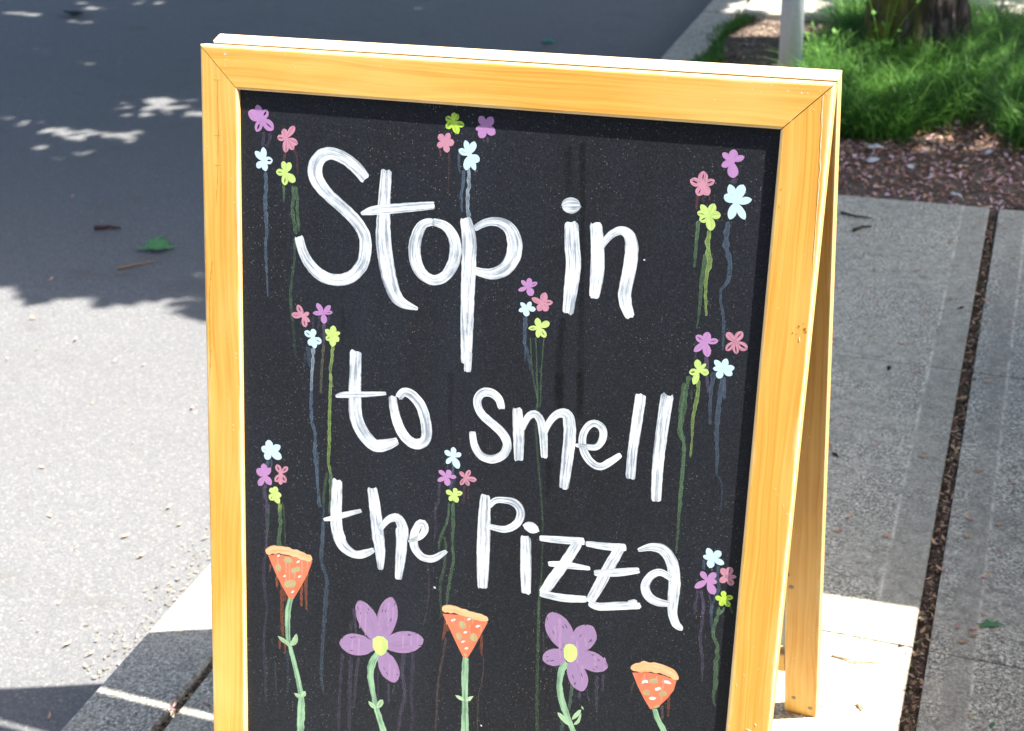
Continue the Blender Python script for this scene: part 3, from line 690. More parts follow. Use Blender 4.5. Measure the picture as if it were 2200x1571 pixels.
SHAPES=[["painted_stem","stem under the left pizza slice",[["stem","S",[[-240.5,654.7,6.5],[-244.6,675.2,7.5],[-244.7,707.7,6.6],[-242,719.8,6],[-233.6,750.8,6.8],[-226.7,782.4,7.5],[-226.2,806.4,10.8],[-227.5,835,10.1],[-227.5,878.3,10.2]]],["leaf","S",[[-258.8,710.3,2],[-251.3,714.5,6.1],[-242,718.9,4.9]]],["leaf","S",[[-241,718.7,4.3],[-234.5,710.9,7.6],[-232.6,701.5,1.8]]],["leaf","S",[[-236.1,783.6,2.5],[-230.8,786.1,5.3],[-226.7,786.1,3.9]]],["leaf","S",[[-226.2,786.9,3.4],[-222.4,781.4,5.8],[-220.5,777.3,2.8]]]]],["painted_pizza_slice","pizza slice painted as the leftmost flower head",[["sauce","P",[[-271.5,605],[-260,601],[-238,600.4],[-211,601.4],[-217.9,620.2],[-228.8,641.7],[-236.6,655.4],[-242.7,656.6],[-252.8,641.2],[-262,625.2]]],["crust","S",[[-273.9,602.8,8.2],[-265.5,596.3,10.6],[-247.1,594.2,10.2],[-228.8,596,10.4],[-211.5,598.9,9.7]]],["cheese","S",[[-259.1,604.4,2.3],[-255.4,600.7,2.6]]],["cheese","S",[[-232.5,607.2,2.3],[-227.9,603.4,2.6]]],["cheese","S",[[-250.9,629.3,2.3],[-246.3,625.7,2.6]]],["cheese","S",[[-230.7,626.2,2.3],[-226.1,622.7,2.6]]],["cheese","S",[[-239.9,648.4,2.3],[-235.8,644.5,2.6]]],["olive","S",[[-249.9,606.2,7.6],[-238,605.6,7.6]]],["olive","S",[[-261,615.3,9.6],[-254.6,621.1,9.6]]],["olive","S",[[-239.8,620.1,6.6],[-227.9,613.4,6.6]]],["olive","S",[[-249.1,640.4,9.1],[-233.4,632.9,9]]]]],["painted_stem","stem under the left purple flower",[["stem","S",[[-121.7,703.6,7.2],[-129.5,718.7,9.6],[-131.4,737,8.5],[-126.1,764.7,6.9],[-121.4,781.7,7.8],[-112.8,807.2,9],[-103.2,839.6,9.8]]],["leaf","S",[[-133.6,770.9,2.4],[-128.7,775.2,6],[-123.2,777.6,4.8]]],["leaf","S",[[-122.3,777.4,3.3],[-117.9,770.9,7.2],[-114.5,764.7,4.9]]]]],["painted_stem","stem under the middle pizza slice",[["stem","S",[[-8.3,684.7,7.7],[-8.7,705.5,9.1],[-7.5,739.2,7.6],[-6.7,761.8,9],[-6,781.3,10.4],[-5.1,807.5,10.9]]],["leaf","S",[[-20.1,736.4,1.7],[-13.6,738.9,5.4],[-7.8,740.4,2.4]]],["leaf","S",[[-7.2,740.8,2.1],[-2.6,737.5,4.9],[2.9,732.5,1.6]]]]],["painted_pizza_slice","pizza slice painted as the middle flower head",[["sauce","P",[[-39.5,634.7],[-19.3,632.2],[-3,632.2],[17.5,633.9],[9.5,651.5],[1.5,669.8],[-6.1,684.6],[-11.6,684.9],[-19.1,672],[-27.8,656.1]]],["crust","S",[[-40.1,630.4,8.9],[-32.6,627.2,9.8],[-23.9,626.6,9.5],[-8.6,628.4,8.7],[4.4,629.5,8.8],[17.9,630.6,8.4]]],["cheese","S",[[-28.3,641.8,2.7],[-22.9,638.5,2.9]]],["cheese","S",[[-8.3,636.5,2.7],[-3.5,633.4,2.9]]],["cheese","S",[[2.7,643,2.7],[8,639.9,2.9]]],["cheese","S",[[-12.1,653.9,2.7],[-7.8,651.3,2.9]]],["cheese","S",[[-14.9,666.1,2.7],[-9.8,663.6,2.9]]],["cheese","S",[[-10.3,674,2.7],[-5.5,671.3,2.9]]],["olive","S",[[-14.2,638.9,8.5],[-13.9,648.7,9.5]]],["olive","S",[[-18.6,654.7,7.5],[-17.4,663.9,8.3]]],["olive","S",[[0.3,651.5,8.4],[1,662.1,9.3]]],["olive","S",[[-10.1,679.5,4.2],[-8.4,683.1,4.7]]]]],["painted_stem","stem under the right purple flower",[["stem","S",[[115.7,663.4,8.5],[110.2,674.1,8.1],[108.2,688.3,7.1],[109.8,704.9,7.8],[115.8,722.7,8.2],[122.7,738.2,7.2],[127.9,748.9,6.6],[137.5,766.9,6.6]]],["leaf","S",[[107.6,729.1,1.6],[113.4,734,6.8],[123,742.4,3.4]]],["leaf","S",[[125.5,734.3,1.9],[131.1,726,5.6],[135.8,719.1,2.3]]],["leaf","S",[[127.9,740.2,2.3],[133.1,734.6,3.8],[136,723.3,1.3]]],["leaf","S",[[135.7,714.3,2.2],[138.5,718.4,2.9]]]]],["painted_stem","stem under the right pizza slice",[["stem","S",[[220.9,698,6.1],[224.4,707.6,6.6],[231,718.6,6.9],[235.4,725.9,6.9],[244.1,740.6,6.9]]]]],["painted_pizza_slice","pizza slice painted as the rightmost flower head",[["sauce","P",[[192.6,659.3],[209.2,655.1],[228.3,654.9],[243.3,657.7],[240.9,670.6],[234.1,682.4],[224.5,695.1],[216.2,699.6],[208.7,689.4],[200,674.7]]],["crust","S",[[190.4,654.7,6],[200.3,650.9,11.9],[213.5,647.8,12.5],[227.8,647.9,11.7],[238.5,651.1,10.6],[245,656.3,4.8]]],["cheese","S",[[203.1,670.4,2.5],[208.1,666.2,3.6],[211.5,667.5,2.8]]],["cheese","S",[[227,662.9,2.6],[232.6,661.6,3.7],[237.5,663.1,2.8]]],["cheese","S",[[219.7,674.9,2.5],[222.9,672.6,3.5],[226.6,670.7,2.5]]],["cheese","S",[[213.8,686.6,2.7],[217.6,685.7,3.7],[221.8,684.3,2.6]]],["olive","S",[[212.4,665.7,6.9],[222.2,662.5,7.6]]],["olive","S",[[206.2,681.6,7.3],[214.7,678.6,8]]],["olive","S",[[224.4,679.5,6.2],[233.6,675.3,6.9]]],["olive","S",[[220.3,697.1,2.6],[226.7,691.9,2.8]]]]],["flower_centre","yellow centre of the left purple flower",[["yellow","P",[[-129.1,686.6],[-123,681.4],[-115,680.5],[-109.3,685],[-108.6,694.6],[-112.9,702.6],[-118.1,706.4],[-124.4,704.2],[-128.9,697.2]]]]],["flower_centre","yellow centre of the right purple flower",[["yellow","P",[[110.8,647.7],[113,642],[117.4,640],[122.4,640],[126,643.4],[127.4,650.4],[126.3,656.9],[121.6,661.9],[116.6,662.7],[111.9,657.9]]]]],["paint_dot","",[["white","S",[[173.4,190.9,2],[175.6,190.6,1.9]]],["white","S",[[-51.8,602.8,2.6],[-48.8,604.6,2.6]]],["white","S",[[13,768.5,1.9],[15.5,769.1,2.2]]]]]]
DRIPS=[["purple",0.35,[[-273.3,91.8,3],[-273.9,100.4,3.8],[-274.7,109.1,3.8]]],["purple",0.3,[[-265.1,92.5,4.5],[-266,101.2,2.9],[-270.6,108.8,5]]],["pink",0.3,[[-246.1,113.5,3.7],[-246.8,118.2,3],[-247.6,122.9,2.2]]],["pink",0.14,[[-235.2,109.3,4.5],[-231.5,117,3.8],[-230.7,136.7,3]]],["bluedrip",0.6,[[-271.5,136.4,3.1],[-270.7,153.1,4.6],[-272,170.1,4.6],[-271,190.4,4.7],[-270.4,207.4,3.9],[-272,224.8,3.5],[-271.1,245.5,3.1],[-269.4,282,1.6]]],["greendrip",0.6,[[-248.4,149.5,3.1],[-247.9,157.8,2.7],[-248.3,169.6,1.1]]],["greendrip",0.55,[[-237.1,149.3,2.7],[-235.8,161.8,3.8],[-237.1,173.7,4.2],[-235.8,187,4.2],[-232.1,204.5,4.2]]],["greendrip",0.5,[[-233.3,149.8,4.6],[-230.9,163,3.4],[-230.9,178.1,3.8],[-229.1,201.6,3.1]]],["greendrip",0.32,[[-234.4,207.2,2.7],[-234.8,232.9,2.7],[-238.3,259.2,3.1],[-239.9,280.3,3.9],[-237.5,306.3,2]]],["greendrip",0.15,[[-239.5,279.1,3.4],[-236.4,312.9,3.8],[-233.4,350.9,2.1]]],["bluedrip",0.5,[[-36,96.2,2.9],[-35.7,111.3,2.5],[-33.8,118.8,1.7]]],["bluedrip",0.6,[[-29.8,114.6,3.7],[-30.2,128,3.7],[-31.8,141.5,2.9],[-30.3,160.6,2.1]]],["bluewhite",0.85,[[-24.6,112.3,3.7],[-23.6,129.3,3.7],[-24.6,148.5,4.1],[-22.3,165.6,4.2]]],["bluedrip",0.5,[[-17,113.6,2.9],[-16.4,116.9,2.9]]],["purple",0.4,[[-4.1,76.9,1.6],[-3.6,84.3,3.6]]],["purple",0.3,[[-9.1,79.1,3.2],[-7.7,84.2,1]]],["pink",0.5,[[-58.1,93.2,1.7],[-57.4,102.6,2.9]]],["pink",0.15,[[-47.2,98,2.9],[-47.3,123.7,2.1],[-47.5,142.9,1.7]]],["purple",0.45,[[261.3,98,6.2],[260.9,105.2,6.7]]],["pink",0.3,[[225.1,119.1,3.9],[225.1,134.7,2]]],["pink",0.25,[[230.6,118.6,2.4],[232.2,126.8,1.5]]],["pink",0.25,[[237.1,118,2.4],[238.4,124.3,1.5]]],["greendrip",0.6,[[228.2,144.1,3.9],[227.6,161.2,3.4],[227.6,193.1,2.5]]],["yellowdrip",0.85,[[239.9,152.7,3.9],[239.6,169.7,4.9],[242.6,186.6,5.4],[240.5,206.5,3.4],[243.8,242.3,2.5]]],["greendrip",0.5,[[238.2,177.2,3.9],[236.1,207,3.9],[236.3,231.9,3],[235.1,257.2,1]]],["bluedrip",0.45,[[258.5,142.4,4.3],[258,165.4,5.8],[263.7,184.3,4.4],[263.4,201.5,4.3],[256.6,217.1,2.4],[262,243.8,3],[263.9,276.2,2]]],["purple",0.25,[[235.5,269.8,3],[236.1,290.1,2.5]]],["purple",0.5,[[247.2,284.8,5.5],[248.6,298.6,4.5],[252.3,323.8,2]]],["greendrip",0.5,[[230.9,307.5,4.5],[228.4,324.6,4.5],[227.6,348.2,5.6],[225.4,369.5,5.1],[231.1,384.5,3.6],[231.7,419.1,4.1],[231.6,459.6,4.1]]],["yellowdrip",0.7,[[240.7,310,3.5],[241.3,328,4],[238.3,354.4,3.5],[239.1,375.3,2],[239,396.5,2.5]]],["greendrip",0.2,[[234.7,323.7,4],[234.9,334.1,1.5]]],["bluedrip",0.5,[[268.2,303.6,3],[269.7,327.8,3]]],["bluedrip",0.4,[[256.7,300.1,4.9],[255,326,3.5],[257,356.9,3]]],["bluedrip",0.45,[[266.4,306.4,4.9],[264.5,335,5],[264.6,363.5,4.5],[267.2,389.4,3.5],[267.9,410.4,2]]],["bluedrip",0.2,[[268.4,410.3,1.6],[275,422.6,2],[275.9,451.9,1.3]]],["greendrip",0.45,[[226,316.4,3.8],[225,339.9,4.6],[225.4,363.4,3.5],[231,382.4,3.5],[231.9,414.2,3.5],[231.3,442.6,3.5],[231.8,483.4,2.7],[231.7,508.2,1.6]]],["greendrip",0.15,[[239.8,538,2.8],[240.8,565.2,1.2]]],["purple",0.25,[[-210.6,296.2,2.8],[-210.8,305.1,2.8],[-211,311.4,3.2]]],["purple",0.3,[[-202.8,295.7,2.8],[-202.8,304.1,2.3],[-205,311.9,1.3]]],["purple",0.3,[[-190.5,293,2.7],[-190.9,300.6,2.3],[-191.8,306.1,0.9]]],["purple",0.5,[[-196.7,304.2,5],[-196.6,317.4,4.1],[-197.4,330.8,2.5]]],["olivedrip",0.35,[[-197,328.9,3.7],[-197.7,340.4,2.9],[-199.3,359.8,2.9],[-200.4,388.9,2.5]]],["bluedrip",0.3,[[-217.7,333.4,5.1],[-215.6,348.5,5.1],[-213.5,359.8,3]]],["bluedrip",0.2,[[-220.8,341.5,2.1],[-222.4,361,2.5]]],["bluewhite",0.7,[[-210.4,334.4,4.2],[-210.8,351.7,3.8],[-212,367.3,3.3],[-212.8,386.8,3.8]]],["bluedrip",0.6,[[-212.8,384.8,3.4],[-213,406.3,3.8],[-211.7,425.8,3.9],[-207.4,438.9,3.5],[-208,460.9,4.3],[-205.8,484.5,3.5],[-203.6,508.3,3.5],[-201.4,530.2,5.3]]],["bluedrip",0.3,[[-203.8,460.2,3],[-203.7,488.2,2.2],[-202.5,508.1,1.7]]],["yellowdrip",0.8,[[-185,328.3,4.5],[-186.2,344.6,3.7],[-188.1,360.2,3.3],[-185.3,379,3]]],["yellowdrip",0.75,[[-188.1,362.1,2.9],[-188,387.1,3.8],[-189,416.5,3.8],[-188.9,446,4.2],[-190,469.9,3.4],[-186.8,485.4,3.9]]],["greendrip",0.7,[[-187.2,483.4,4.7],[-186.6,505.4,3.8],[-187.9,536,3]]],["greendrip",0.3,[[-192,484.2,2.9],[-195.1,506.9,3.8],[-197.1,529.5,3]]],["bluedrip",0.3,[[-195.6,529.2,2.6],[-197,551.9,3.5],[-198,583.2,3.9]]],["bluedrip",0.3,[[-196.4,547,5],[-197.2,569.4,4.7],[-198.9,597.4,5.2],[-191.6,622.1,4.5],[-193.2,654,5.5],[-194.9,682.8,4.8],[-197.1,713.7,4.1],[-198.3,750.2,3.8],[-194.9,775.1,1.6]]],["bluedrip",0.5,[[-271.4,481.1,4.9],[-271.4,485.6,4.1],[-272.1,491.5,4.1]]],["bluedrip",0.4,[[-266.9,478.5,2.5],[-265.9,486,2.5],[-267.7,492.7,1.3]]],["purple",0.45,[[-274.7,512.5,4.2],[-275.5,524.9,4.3],[-272.5,538.6,4.3],[-271.9,548.4,3.6]]],["purple",0.25,[[-278.9,515.7,1.4],[-278,528.5,1.7],[-277.8,549.4,1.1]]],["purple",0.35,[[-274.5,538.8,3.2],[-273.8,561.5,2.3],[-274.1,597.4,2.7]]],["yellowdrip",0.8,[[-255.6,533.7,4.3],[-254.6,539.4,4.9],[-256,545.6,4]]],["greendrip",0.6,[[-255.5,543.8,5.8],[-254.4,562.2,4.4],[-256.7,579.3,4.9],[-255.7,593.9,5.9]]],["greendrip",0.4,[[-270.1,538.1,2.2],[-272.1,571.6,2.7],[-271.8,582,1.4]]],["greendrip",0.25,[[-251,532.7,2.7],[-249,557.1,2.2],[-248,592.5,1.3]]],["purple",0.2,[[-275.5,571.5,4.2],[-273.3,590.3,3.8],[-277.8,622.9,4.2],[-276.3,660.1,4.3],[-273.9,674,3.1],[-278.7,722.2,3.5],[-277.1,755,4.7],[-276.5,805.1,2.4]]],["bluedrip",0.5,[[-38.9,449.2,1.8],[-38.7,455.4,1.8]]],["bluedrip",0.5,[[-33.1,446,2.4],[-32,454.9,2.6],[-31.5,460.6,2.1],[-32.4,470.4,1.7],[-34.5,478.3,4]]],["purple",0.3,[[-47.9,473,3],[-48.1,484.6,3.5],[-48.7,496.3,2.9],[-53.1,507,1.7]]],["purple",0.2,[[-52.7,502.1,3.2],[-51.4,530.4,3.2],[-52.6,546.1,1.8]]],["pink",0.15,[[-17.7,472,4.7],[-17,494.9,2.4]]],["pink",0.15,[[-12.5,471.1,2.4],[-11.4,488.7,1.2]]],["purple",0.2,[[-29.7,464.2,3.5],[-29.6,475.7,2.4]]],["greendrip",0.5,[[-35.6,494.8,2.2],[-36.7,516.8,2.6],[-44.9,540.2,3],[-46.7,556.1,2.2]]],["greendrip",0.3,[[-42.7,537.6,1.9],[-38,545.6,2.7],[-39.3,577,3.1],[-43.2,600.1,3.2],[-40.9,640.5,2.3]]],["greendrip",0.5,[[-30.8,494,3.6],[-29.5,519.9,4],[-29.5,548.4,2.7],[-27.5,563.6,3.1],[-32.1,593.5,3.5],[-34.6,623.3,2.7]]],["bluedrip",0.45,[[47.2,266.3,4.6],[47.2,279.2,4.6],[47.2,289.1,4.1],[47.6,297.6,3.6]]],["bluedrip",0.4,[[47.6,287.1,3.3],[48,297,2.9],[52.8,310.4,3.3],[55.6,326.1,2.1]]],["bluedrip",0.35,[[48.8,300.9,2.1],[49,316.9,2.1]]],["greendrip",0.45,[[53.8,288.3,1.2],[55.9,312,1.2],[58.9,331.7,1.5],[64,353.2,1.5],[66.8,367,1]]],["greendrip",0.45,[[59.9,287.5,1.2],[62,311.2,1.2],[63.4,331,1.4],[65.1,353,1.4],[65.3,367.2,1]]],["greendrip",0.45,[[69.4,286.3,1.2],[68.5,310.3,1.2],[68.1,330.4,1.4],[68.7,352.5,1.4],[68.4,366.8,1]]],["greendrip",0.25,[[61.5,327.2,1.7],[65.8,352.8,1.7],[63.9,377.6,2.1],[67.9,416.1,2.5],[76.2,479.7,2.1],[78.6,506.9,1.7],[79.8,554.1,1.7],[78.7,598,3.4],[80.6,658,2.6]]],["greendrip",0.25,[[78.7,574.9,2.8],[78.7,615.8,2.4],[80.6,677.8,3.7],[83.6,759.5,3.7]]],["saucedrip",0.8,[[-259.3,628.2,3.4],[-259.7,646.1,2.6]]],["saucedrip",0.6,[[-252.8,637.6,5.3],[-252.6,662.5,4.6],[-253,684.1,4.2],[-251.7,709.2,3.5]]],["saucedrip",0.8,[[-225.5,634,3.7],[-225.9,650,3],[-226.1,663.9,3.4]]],["saucedrip",0.7,[[-219.1,616.9,4.8],[-219.7,641.7,3.7],[-218.6,667.2,1.9]]],["saucedrip",0.5,[[-247.7,647.3,2.6],[-248.3,661.6,2.3],[-247.3,657.9,1.1]]],["saucedrip",0.6,[[-256,713.7,3.5],[-256.1,728.3,1.9]]],["saucedrip",0.5,[[-248.5,719.4,3.8],[-248.9,732.2,1.5]]],["saucedrip",0.6,[[-268.5,615.8,4.5],[-269.5,626.7,1.1]]],["purple",0.3,[[-155.4,651.6,3.7],[-152.9,670.5,3.2],[-151.4,687.9,2.6]]],["purple",0.15,[[-157.9,668,4.3],[-158.7,678.8,3.7],[-157.7,689.2,3.1]]],["purple",0.22,[[-169.2,714,4.4],[-171.3,744.2,4],[-173.2,781.1,3.6],[-173.8,821.8,3.2]]],["purple",0.22,[[-158.3,716.1,5.5],[-158.6,741.3,5],[-159.1,768.7,4.5],[-159.7,818.6,3.9]]],["purple",0.25,[[-147.5,713.7,4.3],[-150,734,3.9],[-151.5,757.8,3.5],[-154,785.7,3.1]]],["purple",0.2,[[-120.6,716.7,2.9],[-121.6,734.8,2.5],[-120.7,765.2,2.1]]],["purple",0.35,[[-106.9,740.4,3.3],[-106.9,754.8,2.8],[-106.3,768.2,2.3]]],["purple",0.3,[[-99.8,739.7,2.5],[-101.3,753.5,1.7]]],["purple",0.3,[[-87.4,696.2,5.2],[-89.5,720.5,5],[-85.3,751.6,4.6],[-89.8,774.3,4.1],[-93.2,802.5,3.7]]],["purple",0.2,[[-75.3,692.6,4.6],[-76.3,722.9,4.2],[-77.4,749.8,4],[-74.2,776,3.6],[-76.3,798.4,3.2]]],["purple",0.2,[[-60.1,574.4,2.1],[-57.6,606.1,1.9],[-59.5,632.1,1.7],[-61.6,648,1.5],[-68.2,663.2,1.4]]],["bluedrip",0.15,[[-262.8,746.3,2.7],[-262,773.8,2.4],[-261.2,797.8,1.6]]],["bluedrip",0.12,[[-245.7,726.1,4.6],[-244.9,760.7,3.9],[-245.6,788.6,1.9]]],["saucedrip",0.55,[[-36.5,641.3,2.7],[-35.7,651.1,3.3],[-38.4,669.5,2.6]]],["saucedrip",0.5,[[-32.5,648.2,2.2],[-32.2,657.6,3.1]]],["saucedrip",0.55,[[10.6,651.3,3.7],[10.6,665.6,3.1],[11.8,678.6,2]]],["sauced2",0.25,[[-34.7,664.2,3.3],[-36.4,683.6,3.3],[-40.6,710.4,3.3],[-43.2,736,3.6],[-43.3,770.5,3.2],[-45,790.7,2.7]]],["sauced2",0.3,[[13.2,678.3,1.3],[14.5,691.4,1.3],[12,717.7,1.5],[9.6,726.2,1.3],[9.1,758,1.8],[9.8,777.4,1.6]]],["purple",0.2,[[85,632.4,2.5],[86.8,649.8,2],[86.8,669.8,1.8]]],["purple",0.35,[[88.1,674.8,1.4],[88.6,681,3.5]]],["purple",0.3,[[104,671.2,5.1],[104.1,676.5,1.6]]],["purple",0.35,[[132.5,697,4.1],[133.2,706.4,3.3]]],["purple",0.3,[[141.7,691.2,1.4],[142.6,699.4,1.2],[145.3,708.3,0.8]]],["purple",0.25,[[151.6,671.6,4],[152.7,692.9,3.4],[154.2,718.4,2.8]]],["purple",0.3,[[158.8,668.4,3.4],[159.4,680.9,2.6],[159.6,691.3,3.6]]],["stemdrip",0.55,[[119.8,666.7,2.5],[123,678.6,3.5],[123,697.6,3.8],[121.5,716,3.6],[120.1,727,2.4]]],["stemdrip",0.3,[[112.8,732,4.2],[114.3,742.3,4.5],[113.3,752.4,4]]],["saucedrip",0.45,[[236.1,676.8,3.8],[236.5,689.1,2.9],[236.6,705.2,1.7]]],["sauced2",0.35,[[228.5,691,3.4],[230.1,700,3.7],[230.3,709.3,2.5]]],["sauced2",0.2,[[195.3,669.6,2.8],[193.1,681.5,2.5],[193.1,688.8,1.2]]],["bluedrip",0.35,[[262.9,508.4,3.1],[262.5,516.8,3.1],[264.4,521.4,1.1]]],["bluedrip",0.4,[[272.3,516.5,3.1],[272.4,520.9,2.1]]],["bluedrip",0.4,[[278.3,513.2,3.6],[278.9,527.4,3.1],[280.8,538.1,4.6],[278.6,549.7,3.5],[274.9,561.6,2.5],[275.2,571.2,3.7]]],["bluedrip",0.2,[[277.6,493,2.1],[280.1,503.5,2.1]]],["purple",0.25,[[257,532.8,3.5],[255.2,537.6,2]]],["purple",0.3,[[257.9,544.9,2.1],[259,552.5,1.9],[256.6,562.5,2.6],[257.1,574.9,2.6]]],["purple",0.4,[[262.3,544.6,3.2],[263.7,552.7,3.2],[266.4,559.4,3.2],[266.4,573,3.1]]],["purple",0.35,[[271.2,547.3,1.6],[273,553.6,1.9],[274.1,561.8,1.6]]],["purple",0.35,[[265.2,557.7,3.3],[266.6,580.9,2.9],[265.4,600.9,3.3],[270.3,627.7,3.4],[271.3,652.5,1.5]]],["purple",0.2,[[257.6,547.5,2.9],[258.7,572.7,1.8]]],["bluedrip",0.35,[[275.9,559.4,3.2],[275.7,575.1,3.3],[279.2,590,3.4]]],["greendrip",0.6,[[283.6,559.8,2],[281.6,567,2.5],[281.3,569.9,3.1]]],["greendrip",0.6,[[288.3,559.5,2],[287.7,564.6,2],[283.8,568.8,2]]],["greendrip",0.55,[[285.2,563.3,5.2],[281,577.9,3.5],[279.6,593.9,3.7],[285.3,608.5,4.1],[285.4,632.3,4.8],[286.6,652.1,4.8],[285.6,668.5,2.6],[289.2,679.8,0.8]]],["greendrip",0.35,[[295.9,557.4,2.7],[298.2,566.4,1.6]]],["dark",0.45,[[87.1,80.9,7.7],[86.6,97.5,8.5],[89.3,121.3,9.7],[88.6,134.4,5.8]]],["dark",0.45,[[101.2,74.4,8.4],[101.9,94.4,7.7],[104.2,127.4,7],[107.5,202.3,6.7],[110.8,279.1,8],[115.1,372.3,10.1]]],["dark",0.45,[[89.9,262.2,8],[88,301.8,10.1],[89.8,376.1,12.3]]],["dark",0.5,[[89.9,323.3,14.1],[89.7,339.4,12.2],[91,363.4,8.2]]],["dark",0.5,[[110.9,320.4,10.1],[113.3,344.1,8.1],[113.8,372.2,6.1]]],["dark",0.4,[[81.9,426.3,10.4],[82.7,451.2,8.3],[81.9,468.2,4.2]]],["dark",0.25,[[-172.7,282.5,6.1],[-172.3,327.6,5.3]]],["dark",0.3,[[-37.7,340.7,8.6],[-37.5,382.2,6.5],[-34.1,423.8,4.4]]],["lilac",0.75,[[-145.7,644.4,2.9],[-146.2,660.3,2.3],[-146.4,676.2,1.7]]],["lilac",0.75,[[-138.5,653.4,2.5],[-139,669.3,2],[-139.1,685.2,1.5]]],["lilac",0.75,[[-108.8,633.5,3.2],[-109.2,650,2.6],[-109.3,666.6,1.9]]],["lilac",0.75,[[-102.6,639.1,2.1],[-103.1,649.6,1.7],[-103.2,660.1,1.3]]],["lilac",0.75,[[-88.8,672.8,2.8],[-89.3,682.5,2.3],[-89.4,692.2,1.7]]],["lilac",0.75,[[-78.4,668,2.4],[-78.9,678.1,2],[-79,688.2,1.5]]],["lilac",0.75,[[-69.7,668.8,2.1],[-70.3,675.8,1.7],[-70.4,682.9,1.3]]],["lilac",0.75,[[-155.9,692.3,2.5],[-156.5,702.3,2],[-156.7,712.2,1.5]]],["lilac",0.75,[[-146.9,688.7,2.9],[-147.5,700.3,2.3],[-147.7,712,1.8]]],["lilac",0.75,[[-105.6,713.4,2.5],[-106.1,724.2,2],[-106.2,734.9,1.5]]],["lilac",0.75,[[-99.3,719.1,2.1],[-99.8,727.2,1.7],[-100,735.3,1.3]]],["lilac",0.75,[[103.8,609.8,4],[106,635.2,3.4],[106.7,661.2,2.8]]],["lilac",0.75,[[98.5,621.2,2.5],[99.7,630.3,2.1],[99.6,639.7,1.7]]],["lilac",0.75,[[126,634,3],[127.6,648.2,2.6],[127.8,662.8,2.1]]],["lilac",0.75,[[135.5,627.9,2.4],[136.8,635.9,2],[136.7,644.2,1.7]]],["lilac",0.75,[[147.4,646,2.8],[148.9,657.1,2.4],[149,668.6,1.9]]],["lilac",0.75,[[159.3,647.6,2.8],[160.6,655.6,2.4],[160.5,663.9,1.9]]],["lilac",0.75,[[133.6,663.6,2.6],[135,674.8,2.2],[135.1,686.4,1.8]]],["coral",0.75,[[-258.2,605.1,2.3],[-257.9,616.5,1.8],[-258.3,628,1.4]]],["coral",0.75,[[-247.1,601.2,2.6],[-246.8,619.6,2.1],[-247.3,638.3,1.6]]],["coral",0.75,[[-242.5,602.1,1.9],[-242.2,622.3,1.5],[-242.7,642.7,1.1]]],["coral",0.75,[[-235.2,614.8,2.3],[-234.9,622.6,1.8],[-235.3,630.6,1.3]]],["coral",0.75,[[-225.2,602.3,2.6],[-224.8,611.9,2.1],[-225.2,621.6,1.6]]],["coral",0.75,[[-217.9,602.7,2.2],[-217.5,607.9,1.8],[-217.9,613.2,1.3]]],["coral",0.75,[[-34.4,638.6,1.8],[-34,643.5,1.4],[-34.1,648.5,1.1]]],["coral",0.75,[[-25.7,636.8,1.6],[-25.3,642.3,1.2],[-25.4,647.8,0.9]]],["coral",0.75,[[-11.1,633.8,1.8],[-10.8,636.5,1.4],[-10.9,639.3,1]]],["coral",0.75,[[-1.4,632.9,2],[-1,636.7,1.6],[-1.1,640.5,1.2]]],["coral",0.75,[[9,637.3,2.4],[9.5,643.8,1.9],[9.5,650.4,1.4]]],["coral",0.75,[[-4.9,641.3,1.5],[-4.4,648.4,1.2],[-4.4,655.6,0.9]]],["coral",0.75,[[206.5,657.8,1.9],[206.4,661.9,1.6],[206.3,666.1,1.3]]],["coral",0.75,[[220.8,656.6,2.1],[220.8,661.8,1.8],[220.8,666.9,1.5]]],["coral",0.75,[[228.6,657.9,2.3],[228.7,664.6,1.9],[228.8,671.3,1.6]]],["coral",0.75,[[227.5,669.5,2.9],[227.7,677.7,2.4],[227.9,686,2]]],["coral",0.75,[[204,662.5,1.7],[204,669.2,1.5],[204.1,675.9,1.2]]]]
